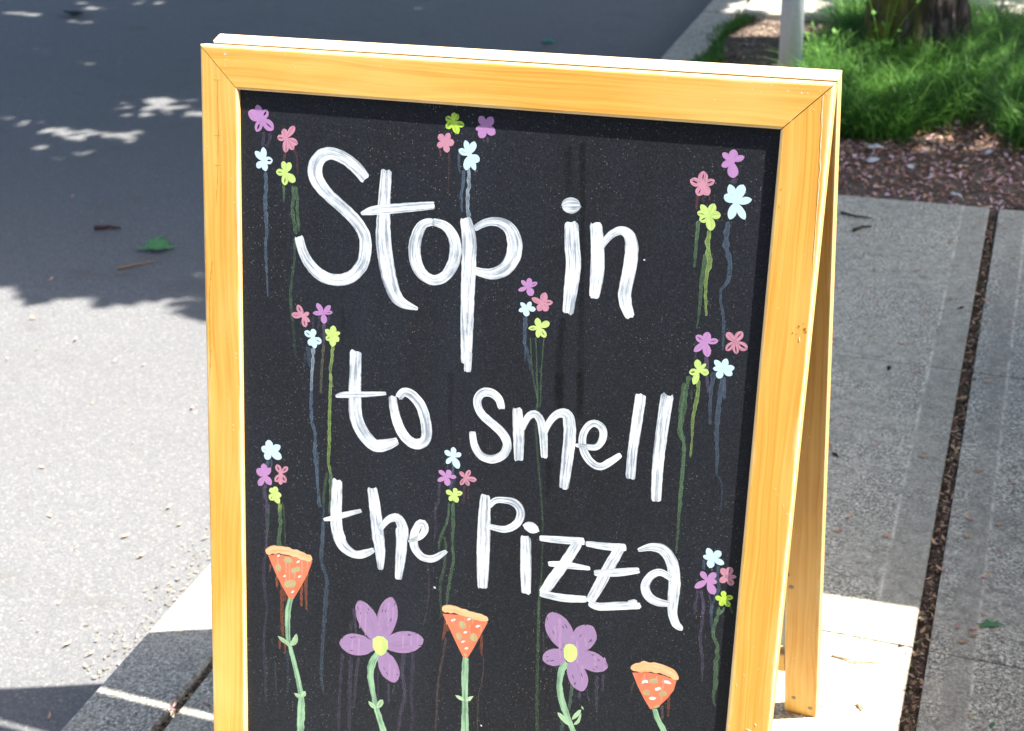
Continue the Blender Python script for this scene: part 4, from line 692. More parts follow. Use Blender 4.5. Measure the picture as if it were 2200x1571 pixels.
WEAR=[["pale",[[341,11.3,0.5],[341.4,24,0.8],[341.7,33.6,1],[342.9,43.2,0.6],[342.9,54.6,1.1],[343.6,64.3,0.6],[344.2,75.6,0.8],[345.3,83.7,1],[344.5,92,0.5],[345.5,98.5,0.8],[345.5,108.4,1],[345.8,120,0.7],[346.3,136.7,0.5],[346.8,148.4,0.8],[347.1,165.2,0.7],[347.7,177.2,0.5]]],["pale",[[-319.1,7.4,1.4],[-318.3,10.6,1.4]]],["pale",[[-318,9.9,0.8],[-314.9,9.1,0.8]]],["pale",[[-318.8,14.5,1.2],[-317.3,15.9,1.2]]],["pale",[[-315.8,14.9,0.9],[-314.3,15.7,0.9]]],["pale",[[-319.7,19,1.2],[-318.2,20.2,1.2]]],["pale",[[-319.4,21.6,1],[-317.4,22.4,1]]],["pale",[[-309.8,21,1],[-308.8,21.9,1]]],["pale",[[-306,17,0.7],[-304.8,17.5,0.7]]],["pale",[[-320.2,9.4,0.8],[-319.2,10.9,0.8]]],["pale",[[-316.5,12,0.9],[-315.9,13,0.9]]],["pale",[[-242.1,3.8,0.4],[-243.3,9,0.3]]],["pale",[[-247.7,9.9,0.4],[-247.4,13,0.4]]],["pale",[[-234.5,14.8,0.5],[-232.3,15.7,0.5]]],["pale",[[-230.4,17.8,1],[-229.8,19.4,0.7]]],["pale",[[306,9.5,1.4],[308,10.2,1.4]]],["pale",[[313,6.6,1.3],[314.7,7.3,1.3]]],["pale",[[319.4,10.7,2.2],[321.2,11.4,2.2]]],["pale",[[325.5,9.9,1.4],[326.9,11.4,1.4]]],["pale",[[318.4,24.3,1.1],[319.8,25,1.1]]],["pale",[[332.5,24.6,1],[333.9,26.9,1]]],["pale",[[336.5,7.6,1.1],[338.8,8.2,1.1]]],["pale",[[289.2,5.7,1.3],[291.9,6,1.3]]],["pale",[[271.4,9.3,0.8],[272.5,10.8,0.8]]],["pale",[[279.9,12,0.6],[281,13.2,0.6]]],["pale",[[221.3,8.3,0.8],[222.7,8.7,0.8]]],["pale",[[183.9,5.2,1],[185.5,6.4,1]]],["pale",[[235.7,22.6,1],[237.4,23.2,1]]],["pale",[[343,8.7,0.9],[344.5,11,0.9]]],["pale",[[311.2,39,0.8],[313.5,37.6,0.8]]],["pale",[[329.6,32.9,0.8],[330.8,34.4,0.8]]],["pale",[[337.7,167.1,1],[339.1,167.4,1]]],["pale",[[328,2.5,0.9],[330.4,3.2,0.9]]],["pale",[[315.4,6.2,0.8],[316.3,5.5,0.8]]],["pale",[[329.7,413.2,0.6],[332.6,416.4,0.6]]],["pale",[[333.7,419,0.6],[335.3,421.6,0.6]]],["pale",[[340.7,428.1,0.5],[342.9,433.4,0.5]]],["pale",[[345.4,439.5,1.5],[346.9,440.6,1.5]]],["pale",[[338.5,452.1,0.9],[340.4,453.6,0.9]]],["pale",[[305.7,602,1.2],[306.7,602.8,1.2]]],["pale",[[325.4,596.7,1],[326.4,597.5,1]]],["pale",[[310,642.6,0.8],[311.2,647.4,0.8]]],["pale",[[334.2,686.1,2],[335.9,688.8,2]]],["pale",[[305.1,695.2,2.9],[306.8,696.9,2.9]]],["pale",[[325.6,694.4,3],[331.3,695.7,3]]],["pale",[[317.3,629.7,0.6],[318.2,633.6,0.6]]],["pale",[[332.1,620.4,0.8],[333.1,621.4,0.8]]],["pale",[[344.3,670.4,1.2],[345.5,671.3,1.2]]],["brown",[[338.1,239.3,1.8],[340,240.9,1.8]]],["brown",[[343.1,235.9,1.3],[344.3,237.6,1.3]]],["brown",[[344.3,241.3,2.4],[346.6,243.7,2.4]]],["brown",[[333.3,247.3,1.7],[334.6,248,1.7]]],["brown",[[337.4,247.7,1.1],[338.4,248.5,1.1]]],["brown",[[345.5,244.8,1.5],[347.9,245.4,1.5]]],["pale",[[340.7,250,0.5],[341.8,255.9,1.8]]],["brown",[[309,104.2,0.8],[308.7,106.7,0.8]]],["brown",[[308.3,120.2,1.3],[309.2,124.3,1.7]]],["grain",[[-328,38.3,1.5],[-328.7,62,0.9],[-328.2,85.7,0.8],[-329.3,109.7,1.4],[-329.8,133.9,0.9],[-331.1,155.7,1.3],[-332.7,179.2,0.8]]],["grain",[[-334.5,38.1,0.3],[-328,38.3,1.2],[-323,37.7,0.3]]],["grain",[[-335.8,100.2,0.3],[-329.1,100.4,1.2],[-324.2,99.6,0.3]]],["grain",[[-336.5,133.8,0.3],[-329.8,133.9,1.2],[-324.8,133.1,0.3]]],["grain",[[-339.5,245.1,1.2],[-344.2,290,1.9],[-344.4,357.9,1.9],[-346.4,392.7,0.6]]]]
PAVING_PETALS= [[0.21, 2.173], [0.449, 2.165], [0.435, 2.123], [0.541, 1.967], [0.193, 1.895], [0.3, 1.938], [0.331, 1.833], [0.229, 1.819], [0.232, 1.714], [0.26, 1.639], [0.331, 1.663], [0.369, 1.626], [0.417, 1.698], [0.403, 1.635], [0.267, 1.47], [0.334, 1.45], [0.382, 1.333], [0.523, 1.331], [0.269, 1.173], [0.237, 1.096], [0.252, 1.005], [0.341, 1.03], [0.426, 1.009], [0.493, 1.71], [0.532, 2.206], [0.514, 2.137], [0.502, 2.163], [0.387, 2.026], [0.556, 1.604], [0.309, 0.727], [0.392, 0.736], [0.322, 0.776], [0.523, 0.83], [0.573, 0.824], [0.589, 0.966], [0.529, 0.989], [0.581, 0.75], [0.562, 0.669], [0.49, 0.667], [0.564, 0.569], [0.529, 0.526], [0.553, 0.528], [0.538, 0.491], [0.553, 0.512], [0.453, 0.461], [0.562, 0.325], [0.526, 0.774], [0.418, 0.873]]
JOINT_PETALS= [[0.475, 1.753], [0.475, 1.492], [0.472, 1.458], [0.472, 1.256], [0.473, 1.125], [0.476, 1.082], [0.48, 1.967], [0.479, 1.624], [0.47, 2.086], [0.48, 0.88], [0.486, 0.765], [0.489, 0.549], [0.477, 0.506], [0.492, 0.485], [0.472, 0.748], [0.471, 0.644], [0.495, 0.377]]
KERB_PETALS= [[-0.584, -0.005], [-0.581, -0.017], [-0.536, 0.01], [-0.587, -0.051]]
ROAD_PETALS= [[-0.866, 0.018], [-0.949, 0.182], [-0.893, 0.172], [-0.725, 0.107], [-1.656, 1.18], [-1.49, 1.109], [-1.841, 1.253], [-1.178, 0.962], [-1.407, 1.109], [-0.969, 0.444], [-1.009, 0.603], [-0.955, 0.556], [-1.038, 0.491], [-1.231, 0.506], [-1.362, 0.655], [-2.263, 1.996], [-2.048, 1.852], [-1.944, 1.462]]

# ------------------------------------------------------------------ the sandwich board
HA = 1.044            # height of the front panel's top edge
W2 = 0.351            # half width
WS, WR = 0.0481, 0.0472
TH = 0.020            # timber thickness
LEN = 1.0788
REC = 0.0056          # how far the writing surface lies behind the frame face
LEAN = 0.2549
sign = tag(empty('sandwich_board', (0, 0, 0)), 'wooden A-frame chalkboard sign with painted lettering, flowers and pizza slices', 'sign')
FRONT = Matrix(((1, 0, 0, 0), (0, math.cos(LEAN), math.sin(LEAN), 0), (0, -math.sin(LEAN), math.cos(LEAN), 0), (0, 0, 0, 1)))
# local panel space: x right, y into the board, z up along the board (0 at the top edge)
FRONT = Matrix.Translation((0, 0, HA)) @ Matrix.Rotation(-LEAN, 4, 'X')
RLEAN = math.atan2(0.26 - 0.0262, 1.0395)
REAR = Matrix.Translation((0, 0.0262, 1.0395)) @ Matrix.Rotation(RLEAN, 4, 'X')

def bar(name, outline, y0, y1, along, mtx, round_out=0.0032, ends=()):
    """a board cut from a flat outline (panel x, z); along = 'x' or 'z' is its grain"""
    bm = bmesh.new()
    f = [bm.verts.new((x, y0, z)) for x, z in outline]
    b = [bm.verts.new((x, y1, z)) for x, z in outline]
    bm.faces.new(f)
    bm.faces.new(b[::-1])
    n = len(outline)
    for i in range(n):
        j = (i + 1) % n
        bm.faces.new((f[j], f[i], b[i], b[j]))
    bmesh.ops.recalc_face_normals(bm, faces=bm.faces)
    ax = 0 if along == 'x' else 2
    ob = 2 if along == 'x' else 0
    es = []
    for e in bm.edges:
        d = e.verts[1].co - e.verts[0].co
        if abs(d[ax]) > 3 * abs(d[ob]) and abs(d[ax]) > abs(d.y):
            es.append(e)
    bmesh.ops.bevel(bm, geom=es, offset=round_out, segments=3, affect='EDGES', profile=0.55)
    uv = bm.loops.layers.uv.new('UVMap')
    lo = min(v.co[ob] for v in bm.verts)
    hi = max(v.co[ob] for v in bm.verts)
    for fc in bm.faces:
        for lp in fc.loops:
            c = lp.vert.co
            v = (c[ob] - lo) / (hi - lo)
            if abs(fc.normal[ob]) > 0.9:
                v = 0.5 + (c.y - y0) * 8
            lp[uv].uv = (c[ax], v)
    worn_glare = []
    bm.faces.index_update()
    for fc in bm.faces:
        a = abs(fc.normal[ob])
        worn_glare.append((0.9 if along == 'x' else 0.22) if a > 0.9 else 0.75 if a > 0.25 else 0.0)  # edge faces paled for sunlit glare, with some real varnish wear
    o = bm_obj(name, bm, M_WOOD, sign)
    at = o.data.attributes.new('worn_glare', 'FLOAT', 'FACE')
    at.data.foreach_set('value', worn_glare)
    o.matrix_local = mtx
    for p in o.data.polygons:
        p.use_smooth = False
    return o
g = 0.00035
# front frame, mitred at the top corners (the right mitre has opened a little)
bar('top_rail', [(-W2, 0), (W2, 0), (W2 - WS, -WR), (-W2 + WS, -WR)], 0, TH, 'x', FRONT)
bar('side_stile', [(-W2, -g), (-W2 + WS - g * 0.4, -WR - g), (-W2 + WS, -LEN), (-W2, -LEN)], 0.0002, TH, 'z', FRONT)
rs = bar('side_stile', [(W2, -0.0011), (W2, -LEN), (W2 - WS, -LEN), (W2 - WS, -WR - 0.0011)], 0.0003, TH, 'z', FRONT)
bar('bottom_rail', [(-W2 + WS + g, -LEN + 0.135), (W2 - WS - g, -LEN + 0.135), (W2 - WS - g, -LEN + 0.093), (-W2 + WS + g, -LEN + 0.093)], 0.001, TH, 'x', FRONT)
bm = bmesh.new()
add_box(bm, (-W2 + WS - 0.006, REC, -LEN + 0.125), (W2 - WS + 0.006, REC + 0.004, -WR + 0.006))
chalk = bm_obj('chalkboard_panel', bm, M_BOARD, sign)
chalk.matrix_local = FRONT
# rear frame
bar('rear_top_rail', [(-W2, 0), (W2, 0), (W2 - WS, -WR), (-W2 + WS, -WR)], 0, TH, 'x', REAR)
RL = 1.0395 / math.cos(RLEAN)
bar('rear_stile', [(-W2, -g), (-W2 + WS, -WR - g), (-W2 + WS, -RL), (-W2, -RL)], 0.0002, TH, 'z', REAR)
rst = bar('rear_stile', [(W2, -g), (W2, -RL), (W2 - WS, -RL), (W2 - WS, -WR - g)], 0.0002, TH, 'z', REAR)
bar('rear_bottom_rail', [(-W2 + WS + g, -RL + 0.133), (W2 - WS - g, -RL + 0.133), (W2 - WS - g, -RL + 0.093), (-W2 + WS + g, -RL + 0.093)], 0.001, TH - 0.001, 'x', REAR)
bm = bmesh.new()
add_box(bm, (-W2 + WS - 0.006, 0.012, -RL + 0.140), (W2 - WS + 0.006, 0.015, -WR + 0.006))
bk = bm_obj('rear_board', bm, M_BACKING, sign)
bk.matrix_local = REAR
def screw(x, z, parent):
    bm = bmesh.new()
    bmesh.ops.create_circle(bm, cap_ends=True, radius=0.0032, segments=12)
    ex = bmesh.ops.extrude_face_region(bm, geom=bm.faces[:])
    for v in ex['geom']:
        if isinstance(v, bmesh.types.BMVert):
            v.co.z += 0.0008
    add_box(bm, (-0.0026, -0.0004, 0.0007), (0.0026, 0.0004, 0.00095))
    bmesh.ops.rotate(bm, verts=bm.verts[:], matrix=Matrix.Rotation(math.radians(90), 3, 'X'))
    o = bm_obj('screw', bm, M_SCREW, parent)
    o.location = (x, 0.0002, z)
    return o
for x, z in ((W2 - WS + 0.008, -RL + 0.288), (W2 - WS + 0.003, -RL + 0.312), (W2 - WS + 0.014, -RL + 0.038), (W2 - 0.010, -RL + 0.020)):
    screw(x, z, rst)

# ------------------------------------------------------------------ painting on the board
def smooth_path(pts, step=3.0):
    P = [Vector(p) for p in pts]          # x, d, w in millimetres
    if len(P) == 1:
        P = [P[0], P[0] + Vector((0.5, 0, 0))]
    out = []
    for i in range(len(P) - 1):
        p0, p1, p2, p3 = P[max(i - 1, 0)], P[i], P[i + 1], P[min(i + 2, len(P) - 1)]
        L = ((p2 - p1).xy).length
        n = max(2, int(L / step))
        for k in range(n):
            t = k / n
            out.append(0.5 * ((2 * p1) + (p2 - p0) * t + (2 * p0 - 5 * p1 + 4 * p2 - p3) * t * t + (3 * p1 - p0 - 3 * p2 + p3) * t ** 3))
    out.append(P[-1])
    return out
ACROSS = [0, 0.12, 0.5, 0.88, 1.0]
def ribbon(pts, lift, step=3.0, jitter=0.0, ragged=0.12, fade=(1, 1), soft=None, seed=0, round_end=False):
    """returns verts (panel metres), faces, uvs, fade for one brush stroke lying on the board"""
    rnd = random.Random(seed)
    path = smooth_path(pts, step)
    V, F, U, A = [], [], [], []
    n, dist = len(path), 0.0
    if round_end and sum((path[i + 1].xy - path[i].xy).length for i in range(n - 1)) < max(p.z for p in path) * 2.2:
        round_end = True
    ph = rnd.uniform(0, 100)
    total = sum((path[i + 1].xy - path[i].xy).length for i in range(n - 1)) or 1
    endl = [[rnd.uniform(-ragged, ragged) for _ in ACROSS] for _ in (0, 1)]
    for i, p in enumerate(path):
        if i:
            dist += (p.xy - path[i - 1].xy).length
        t = (path[min(i + 1, n - 1)].xy - path[max(i - 1, 0)].xy)
        if t.length < 1e-6:
            t = Vector((1, 0))
        t.normalize()
        nn = Vector((-t.y, t.x))
        w = max(p.z, 0.4)
        wl = wr = 0.5
        if jitter:
            wl += jitter * mnoise.noise(Vector((dist * 0.16 + ph, 0, 0)))
            wr += jitter * mnoise.noise(Vector((dist * 0.16 + ph, 7, 0)))
        if round_end:
            e = min(dist, total - dist) / (w * 0.5 * float(round_end))
            if e < 1:
                k = math.sqrt(max(0.02 if round_end is True else 0.55, 1 - (1 - e) ** 2))
                wl *= k; wr *= k
        for a_i, a in enumerate(ACROSS):
            off = (-wl + (wl + wr) * a) * w
            q = p.xy + nn * off
            if i == 0:
                q = q - t * w * endl[0][a_i]
            if i == n - 1:
                q = q + t * w * endl[1][a_i]
            V.append((q.x / 1000, -lift, -q.y / 1000))
            U.append((dist / 10.0, a))
            fa = fade[0] + (fade[1] - fade[0]) * dist / total
            if soft:
                fa *= soft[a_i]
            A.append(fa)
        if i:
            b = (i - 1) * 5
            for k in range(4):
                F.append((b + k, b + k + 1, b + k + 6, b + k + 5))
    return V, F, U, A
def pack(chunks):
    V, F, U, A, MI = [], [], [], [], []
    for (v, f, u, a), mi in chunks:
        o = len(V)
        V += v; U += u; A += a
        F += [tuple(i + o for i in x) for x in f]
        MI += [mi] * len(f)
    return V, F, U, A, MI
def painted(name, chunks, mats, parent, mtx=None, label=None):
    V, F, U, A, MI = pack(chunks)
    o = mesh_obj(name, V, F, mats, parent, uvs=U, attrs={'fade': A})
    o.data.polygons.foreach_set('material_index', MI)
    o.location = (0, REC, 0) if mtx is None else mtx
    if label:
        o['label'] = label
    return o
def petal(cx, cz, tx, tz, w, hole, lift, rnd):
    """teardrop from the flower's centre to a tip; hole leaves a slit of bare board"""
    T = Vector((tx, tz)); L = T.length
    t = T / L; nn = Vector((-t.y, t.x))
    NS = 14
    V, F, U, A = [], [], [], []
    sh = rnd.uniform(0.52, 0.64)
    for i in range(NS + 1):
        s = i / NS
        prof = math.sin(math.pi * min(1, s ** (math.log(0.5) / math.log(sh)))) ** 0.62 if 0 < s < 1 else 0.0
        base = max(prof, 0.50 * (1 - s / 0.35)) if s < 0.35 else prof
        hw = w / 2 * base
        g = 0.0
        if hole:
            g = w * hole * 0.5 * max(0.0, 1 - ((s - 0.60) / 0.24) ** 2)
        wob = 0.02 * w * mnoise.noise(Vector((s * 4, cx, cz)))
        q = Vector((cx, cz)) + T * (s * 1.0)
        for k, off in enumerate((-hw, -(hw + g) / 2, -g, g, (hw + g) / 2, hw)):
            p = q + nn * (off + wob)
            V.append((p.x / 1000, -lift, -p.y / 1000))
            U.append((s * L / 10, 0.5 + 0.5 * off / (w / 2 + 0.01)))
            A.append(1.0)
        if i:
            b = (i - 1) * 6
            for k in (0, 1, 3, 4):
                F.append((b + k, b + k + 1, b + k + 7, b + k + 6))
            if not hole:
                F.append((b + 2, b + 3, b + 9, b + 8))
            elif g == 0.0 and w * hole * max(0.0, 1 - ((s - 1 / NS - 0.60) / 0.24) ** 2) <= 0:
                F.append((b + 2, b + 3, b + 9, b + 8))
    return V, F, U, A

for i, (c, al, pts) in enumerate(DRIPS):
    al = 1.3 if c in ('lilac', 'coral') else al * 0.85
    fd = (al * 1.0, al * 0.75) if c != 'dark' else (al, al * 0.5)
    soft = (1.25, 0.8, 0.65, 0.8, 1.25) if c != 'dark' else (0.0, 0.6, 1, 0.6, 0.0)
    if c in ('lilac', 'coral'):
        soft = None
    if c == 'pink' and al < 0.2 or c == 'sauced2':
        soft = (0.4, 0.9, 1.0, 0.9, 0.4)
    ch = ribbon(pts, 1.42e-4 if c in ('lilac', 'coral') else 2e-5 + 1e-5 * (i % 5), 2.0, 0.38 if c != 'dark' else 0.2, 0.1, fd, soft, i, True)
    painted('damp_streak' if c == 'dark' else 'paint_drip', [(ch, 0)], [DRIPS_M[c]], chalk)
lift0 = 9e-5
CNAME = {'purple': 'purple', 'pink': 'pink', 'blue': 'pale blue', 'yellow': 'lime yellow', 'green': 'lime green', 'violet': 'large purple'}
rnd = random.Random(4)
for i, (name, lab, items) in enumerate(SHAPES):
    if name != 'painted_stem':
        continue
    mats = [PAINTS['stem'], PAINTS['leaf']]
    ch = [(ribbon(d, 8e-5 + 5e-6 * j, 3.0, 0.12, 0.08, (1, 1), None, i * 10 + j, c == 'leaf'), 0 if c == 'stem' else 1) for j, (c, k, d) in enumerate(items)]
    painted(name, ch, mats, chalk, label='pale green ' + lab)
for i, (c, lab, cen, pets) in enumerate(FLOWERS):
    ch = []
    for j, (dx, dz, w, h) in enumerate(pets):
        ch.append((petal(cen[0], cen[1], dx, dz, w, h, 1.0e-4 + 7e-6 * j, rnd), 0))
    mats = [PAINTS[c]]
    if c == 'violet':
        mats += [DRIPS_M['lilac'], DRIPS_M['slit']]
        for j, (dx, dz, w, hh) in enumerate(pets):
            T = Vector((dx, dz)); L = T.length; t = T / L; nn = Vector((-t.y, t.x))
            rim = []
            for q in range(-9, 10):
                s = 1 - abs(q) / 9 * 0.72
                s = min(s, 0.985)
                hw = w / 2 * (math.sin(math.pi * min(1, s ** (math.log(0.5) / math.log(0.58)))) ** 0.62) * 0.93 * (1 if q > 0 else -1)
                if q == 0: hw = 0
                o_ = Vector(cen) + t * (L * s) + nn * hw
                rim.append((o_.x, o_.y, 1.3))
            ch.append((ribbon(rim, 1.40e-4 + 2e-6 * j, 2.0, 0.2, 0.1, (0.9, 0.9), None, j, True), 1))
            for q in range(4):
                s = rnd.uniform(0.5, 0.9)
                o_ = Vector(cen) + t * (L * s) + nn * (w * rnd.choice((-1, 1)) * rnd.uniform(0.12, 0.36))
                p2 = o_ + t * rnd.uniform(2, 7)
                ch.append((ribbon([(o_.x, o_.y, 0.5), ((o_.x + p2.x) / 2, (o_.y + p2.y) / 2, 0.9), (p2.x, p2.y, 0.4)], 1.5e-4, 1.5, 0.2, 0.1, (0.85, 0.85), None, q, True), 2))
    mw = sum(p[2] for p in pets) / len(pets)
    if c != 'violet':
        circ = [(cen[0] + mw * 0.36 * math.cos(a), cen[1] + mw * 0.36 * math.sin(a)) for a in np.linspace(0, 2 * math.pi, 14, endpoint=False)]
        V = [(x / 1000, -1.45e-4, -z / 1000) for x, z in circ]
        ch.append(((V, [tuple(range(14))], [(0.5, 0.5)] * 14, [1.0] * 14), 0))
    painted('painted_flower', ch, mats, chalk, label='%s flower painted at the %s of the chalkboard' % (CNAME[c], lab) if lab != 'centre' else '%s flower painted at the centre of the chalkboard' % CNAME[c])
for i, (name, lab, items) in enumerate(SHAPES):
    if name == 'painted_stem':
        continue
    keys = []
    ch = []
    for j, (c, k, d) in enumerate(items):
        if c not in keys:
            keys.append(c)
        lf = (1.5e-4 if name == 'flower_centre' else 9.5e-5) + 8e-6 * j
        if k == 'P':
            V = [(x / 1000, -lf, -z / 1000) for x, z in d]
            xs = [p[0] for p in d]; zs = [p[1] for p in d]
            U = [((z - min(zs)) / 10, 0.2 + 0.6 * (x - min(xs)) / (max(xs) - min(xs))) for x, z in d]
            ch.append(((V, [tuple(range(len(V)))], U, [1.0] * len(V)), keys.index(c)))
        else:
            ch.append((ribbon(d, lf, 2.0, 0.16, 0.06, (1, 1), None, i * 50 + j, True), keys.index(c)))
    painted(name, ch, [PAINTS[k] for k in keys], chalk, label=lab or None)
for i, (ch_, lab, strokes) in enumerate(LETTERS):
    ch = [(ribbon(s, 1.3e-4 + 9e-6 * j, 2.5, 0.035, 0.10, (1, 1), None, i * 7 + j, 0.35), 0) for j, s in enumerate(strokes)]
    painted('letter', ch, [M_WHITE], chalk, label='white brush-painted letter, ' + lab)
# worn marks in the varnish of the frame
tops = {'top_rail': None}
for o in sign.children:
    if o.name.startswith('top_rail'):
        tops['rail'] = o
stiles = [o for o in sign.children if o.name.startswith('side_stile')]
left = min(stiles, key=lambda o: sum(v.co.x for v in o.data.vertices))
right = max(stiles, key=lambda o: sum(v.co.x for v in o.data.vertices))
for i, (c, pts) in enumerate(WEAR):
    mx = sum(p[0] for p in pts) / len(pts)
    mz = sum(p[1] for p in pts) / len(pts)
    par = left if mx < -(W2 - WS) * 1000 and mz > 12 and c == 'grain' else right if mx > (W2 - WS) * 1000 and mz > 48 else tops['rail']
    fd = {'pale': 1.1, 'brown': 0.85, 'grain': 0.35}[c]
    chn = ribbon(pts, 6e-5, 2.0, 0.6, 0.4, (fd, fd), (0.3, 0.8, 1, 0.8, 0.3), 900 + i, True)
    painted('scuff' if c == 'pale' else 'stain', [(chn, 0)], [WEAR_M[c]], par, mtx=(0, 0, 0))

# ------------------------------------------------------------------ grass around the tree
def in_grass(x, y):
    low = np.interp(x, [-0.3, -0.2, 0.0, 0.15, 0.22, 0.33, 0.43, 0.54, 0.7, 1.0], [3.3, 2.95, 2.72, 2.78, 2.85, 2.98, 3.05, 2.74, 2.7, 2.7])
    lft = np.interp(y, [2.6, 3.2, 3.6, 4.2], [-0.13, -0.17, -0.16, -0.17])
    hi = np.interp(x, [-0.2, 0.3, 0.36, 0.6], [4.10, 4.08, 3.98, 3.9])
    return (y > low) & (x > lft) & (y < hi) & (x < 1.0)
def blades(n, pts, hmin, hmax, wid, lean):
    x, y = pts[:, 0], pts[:, 1]
    z = np.array([bed_disp(a, b) for a, b in pts]) - 0.02
    h = RNG.uniform(hmin, hmax, len(x)) * RNG.choice([0.7, 1.0, 1.0, 1.25], len(x))
    an = RNG.uniform(0, 2 * math.pi, len(x))
    ln = RNG.uniform(*lean, len(x)) * h
    wa = an + math.pi / 2 + RNG.normal(0, 0.5, len(x))
    w = RNG.uniform(0.6, 1.2, len(x)) * wid
    wx, wy = np.cos(wa) * w, np.sin(wa) * w
    rows = []
    for t, ws in ((0, 1.0), (0.45, 0.9), (0.8, 0.55), (1.0, 0.08)):
        cx = x + np.cos(an) * ln * t ** 2
        cy = y + np.sin(an) * ln * t ** 2
        cz = z + h * (t - 0.28 * t ** 3 * (ln / h))
        rows.append(np.stack([cx - wx * ws, cy - wy * ws, cz], 1))
        rows.append(np.stack([cx + wx * ws, cy + wy * ws, cz], 1))
    V = np.stack(rows, 1).reshape(-1, 3)
    b = (np.arange(len(x)) * 8)[:, None]
    F = np.concatenate([b + np.array([[0, 1, 3, 2]]), b + np.array([[2, 3, 5, 4]]), b + np.array([[4, 5, 7, 6]])], 1).reshape(-1, 4)
    tuft = np.array([mnoise.noise(Vector((a * 6, c * 6, 0))) for a, c in pts]) * 0.5 + 0.5
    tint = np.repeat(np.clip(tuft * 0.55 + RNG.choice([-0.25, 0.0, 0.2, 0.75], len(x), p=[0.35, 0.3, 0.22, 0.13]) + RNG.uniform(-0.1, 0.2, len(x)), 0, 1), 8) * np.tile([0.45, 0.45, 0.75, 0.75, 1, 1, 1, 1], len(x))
    return V, F, tint
gx = RNG.uniform(-0.3, 1.0, 90000); gy = RNG.uniform(2.6, 4.15, 90000)
dens = np.array([mnoise.noise(Vector((a * 5, b * 5, 3))) for a, b in zip(gx, gy)])
mk = in_grass(gx + RNG.normal(0, 0.025, 90000), gy + RNG.normal(0, 0.04, 90000)) & (dens > -0.32) & (((gx - TREE.x) ** 2 + (gy - TREE.y) ** 2) > 0.155 ** 2)
gp = np.stack([gx, gy], 1)[mk][:40000]
gv, gf, gt = blades(0, gp, 0.05, 0.17, 0.0016, (0.4, 1.5))
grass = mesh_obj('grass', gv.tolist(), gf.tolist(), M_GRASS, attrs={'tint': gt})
tag(grass, 'long shaggy green grass growing round the tree trunk', 'grass', kind='stuff')
kx = RNG.uniform(-0.62, -0.47, 9000); ky = RNG.uniform(2.7, 4.02, 9000)
lim = -0.535 + 0.035 * np.sin(ky * 8)
mk = (kx < lim) & (kx > -0.60 + 0.03 * np.sin(ky * 13))
kp = np.stack([kx, ky], 1)[mk][:4200]
kv, kf, kt = blades(0, kp, 0.015, 0.05, 0.0016, (0.3, 1.2))
kg = mesh_obj('kerb_grass', kv.tolist(), kf.tolist(), M_GRASS, attrs={'tint': kt})
tag(kg, 'short grass growing along the back of the kerb', 'grass', kind='stuff')

# tall weed stalks by the trunk and the post
def weed(loc, h, n, label, seed, spread=0.5):
    r = random.Random(seed)
    root = tag(empty('weed', loc), label, 'weed')
    SV, SF = [], []
    LVs, LFs, LT = [], [], []
    parts = []
    for s in range(n):
        an = r.uniform(0, 6.28); ln = r.uniform(0.15, spread)
        pth = [Vector((math.cos(an) * ln * h * t ** 1.6, math.sin(an) * ln * h * t ** 1.6, h * t * r.uniform(0.95, 1.0))) for t in np.linspace(0, 1, 7)]
        parts.append(tube_data(pth, np.linspace(0.0022, 0.0008, 7), 5))
        for k in range(9):
            t = r.uniform(0.35, 1.0)
            p = pth[int(t * 6)]
            d = Vector((r.uniform(-1, 1), r.uniform(-1, 1), r.uniform(-0.2, 0.8))).normalized()
            sd = d.cross(Vector((0, 0, 1))).normalized()
            L = r.uniform(0.012, 0.028)
            o = len(LVs)
            LVs += [p, p + d * L * 0.5 + sd * L * 0.28, p + d * L, p + d * L * 0.5 - sd * L * 0.28]
            LFs.append((o, o + 1, o + 2, o + 3)); LT += [r.uniform(0.4, 1)] * 4
    v, f = merge(parts)
    mesh_obj('stalks', v, f, M_GRASS, root, attrs={'tint': [0.8] * len(v)})
    fo = mesh_obj('foliage', LVs, LFs, M_GRASS, root, attrs={'tint': LT})
    fo['kind'] = 'stuff'
weed((0.04, 3.42, -0.01), 0.30, 4, 'spindly weed with small leaves in front of the tree trunk', 3)
weed((-0.15, 3.30, -0.01), 0.20, 5, 'leafy weed growing in the sun beside the steel post', 5)

# ------------------------------------------------------------------ litter
def bits(n, area_fn, z, size, mat, name, label, cat, aspect=(0.25, 0.55), parent=None):
    pts = area_fn(n)
    r = RNG
    V, F, U = [], [], []
    L = r.uniform(size[0], size[1], len(pts)); a = r.uniform(0, 6.28, len(pts)); asp = r.uniform(*aspect, len(pts))
    tilt = r.normal(0, 0.35, (len(pts), 2))
    tint = np.repeat(r.uniform(0, 1, len(pts)), 6)
    for i, (x, y) in enumerate(pts):
        zz = z(x, y) if callable(z) else z
        d = Vector((math.cos(a[i]), math.sin(a[i]), tilt[i, 0])) * L[i] / 2
        s = Vector((-math.sin(a[i]), math.cos(a[i]), tilt[i, 1])) * L[i] * asp[i] / 2
        c = Vector((x, y, zz + 0.003 + abs(d.z) + abs(s.z)))
        o = len(V)
        up = Vector((0, 0, L[i] * 0.10))
        V += [c - d, c - d * 0.2 + s + up, c + d + up * 0.5, c - d * 0.2 - s + up, c - up * 0.2, c + d * 0.5]
        F += [(o, o + 4, o + 1), (o + 1, o + 4, o + 5), (o + 1, o + 5, o + 2), (o + 4, o, o + 3), (o + 5, o + 4, o + 3), (o + 2, o + 5, o + 3)]
    o = mesh_obj(name, V, F, mat, parent, attrs={'tint': tint})
    tag(o, label, cat, kind='stuff')
    return o
def litter_mat(name, stops):
    n = NT(name)
    n.col(n.ramp(n.attr('tint'), stops))
    n.rough(0.75, 0.25)
    return n.m
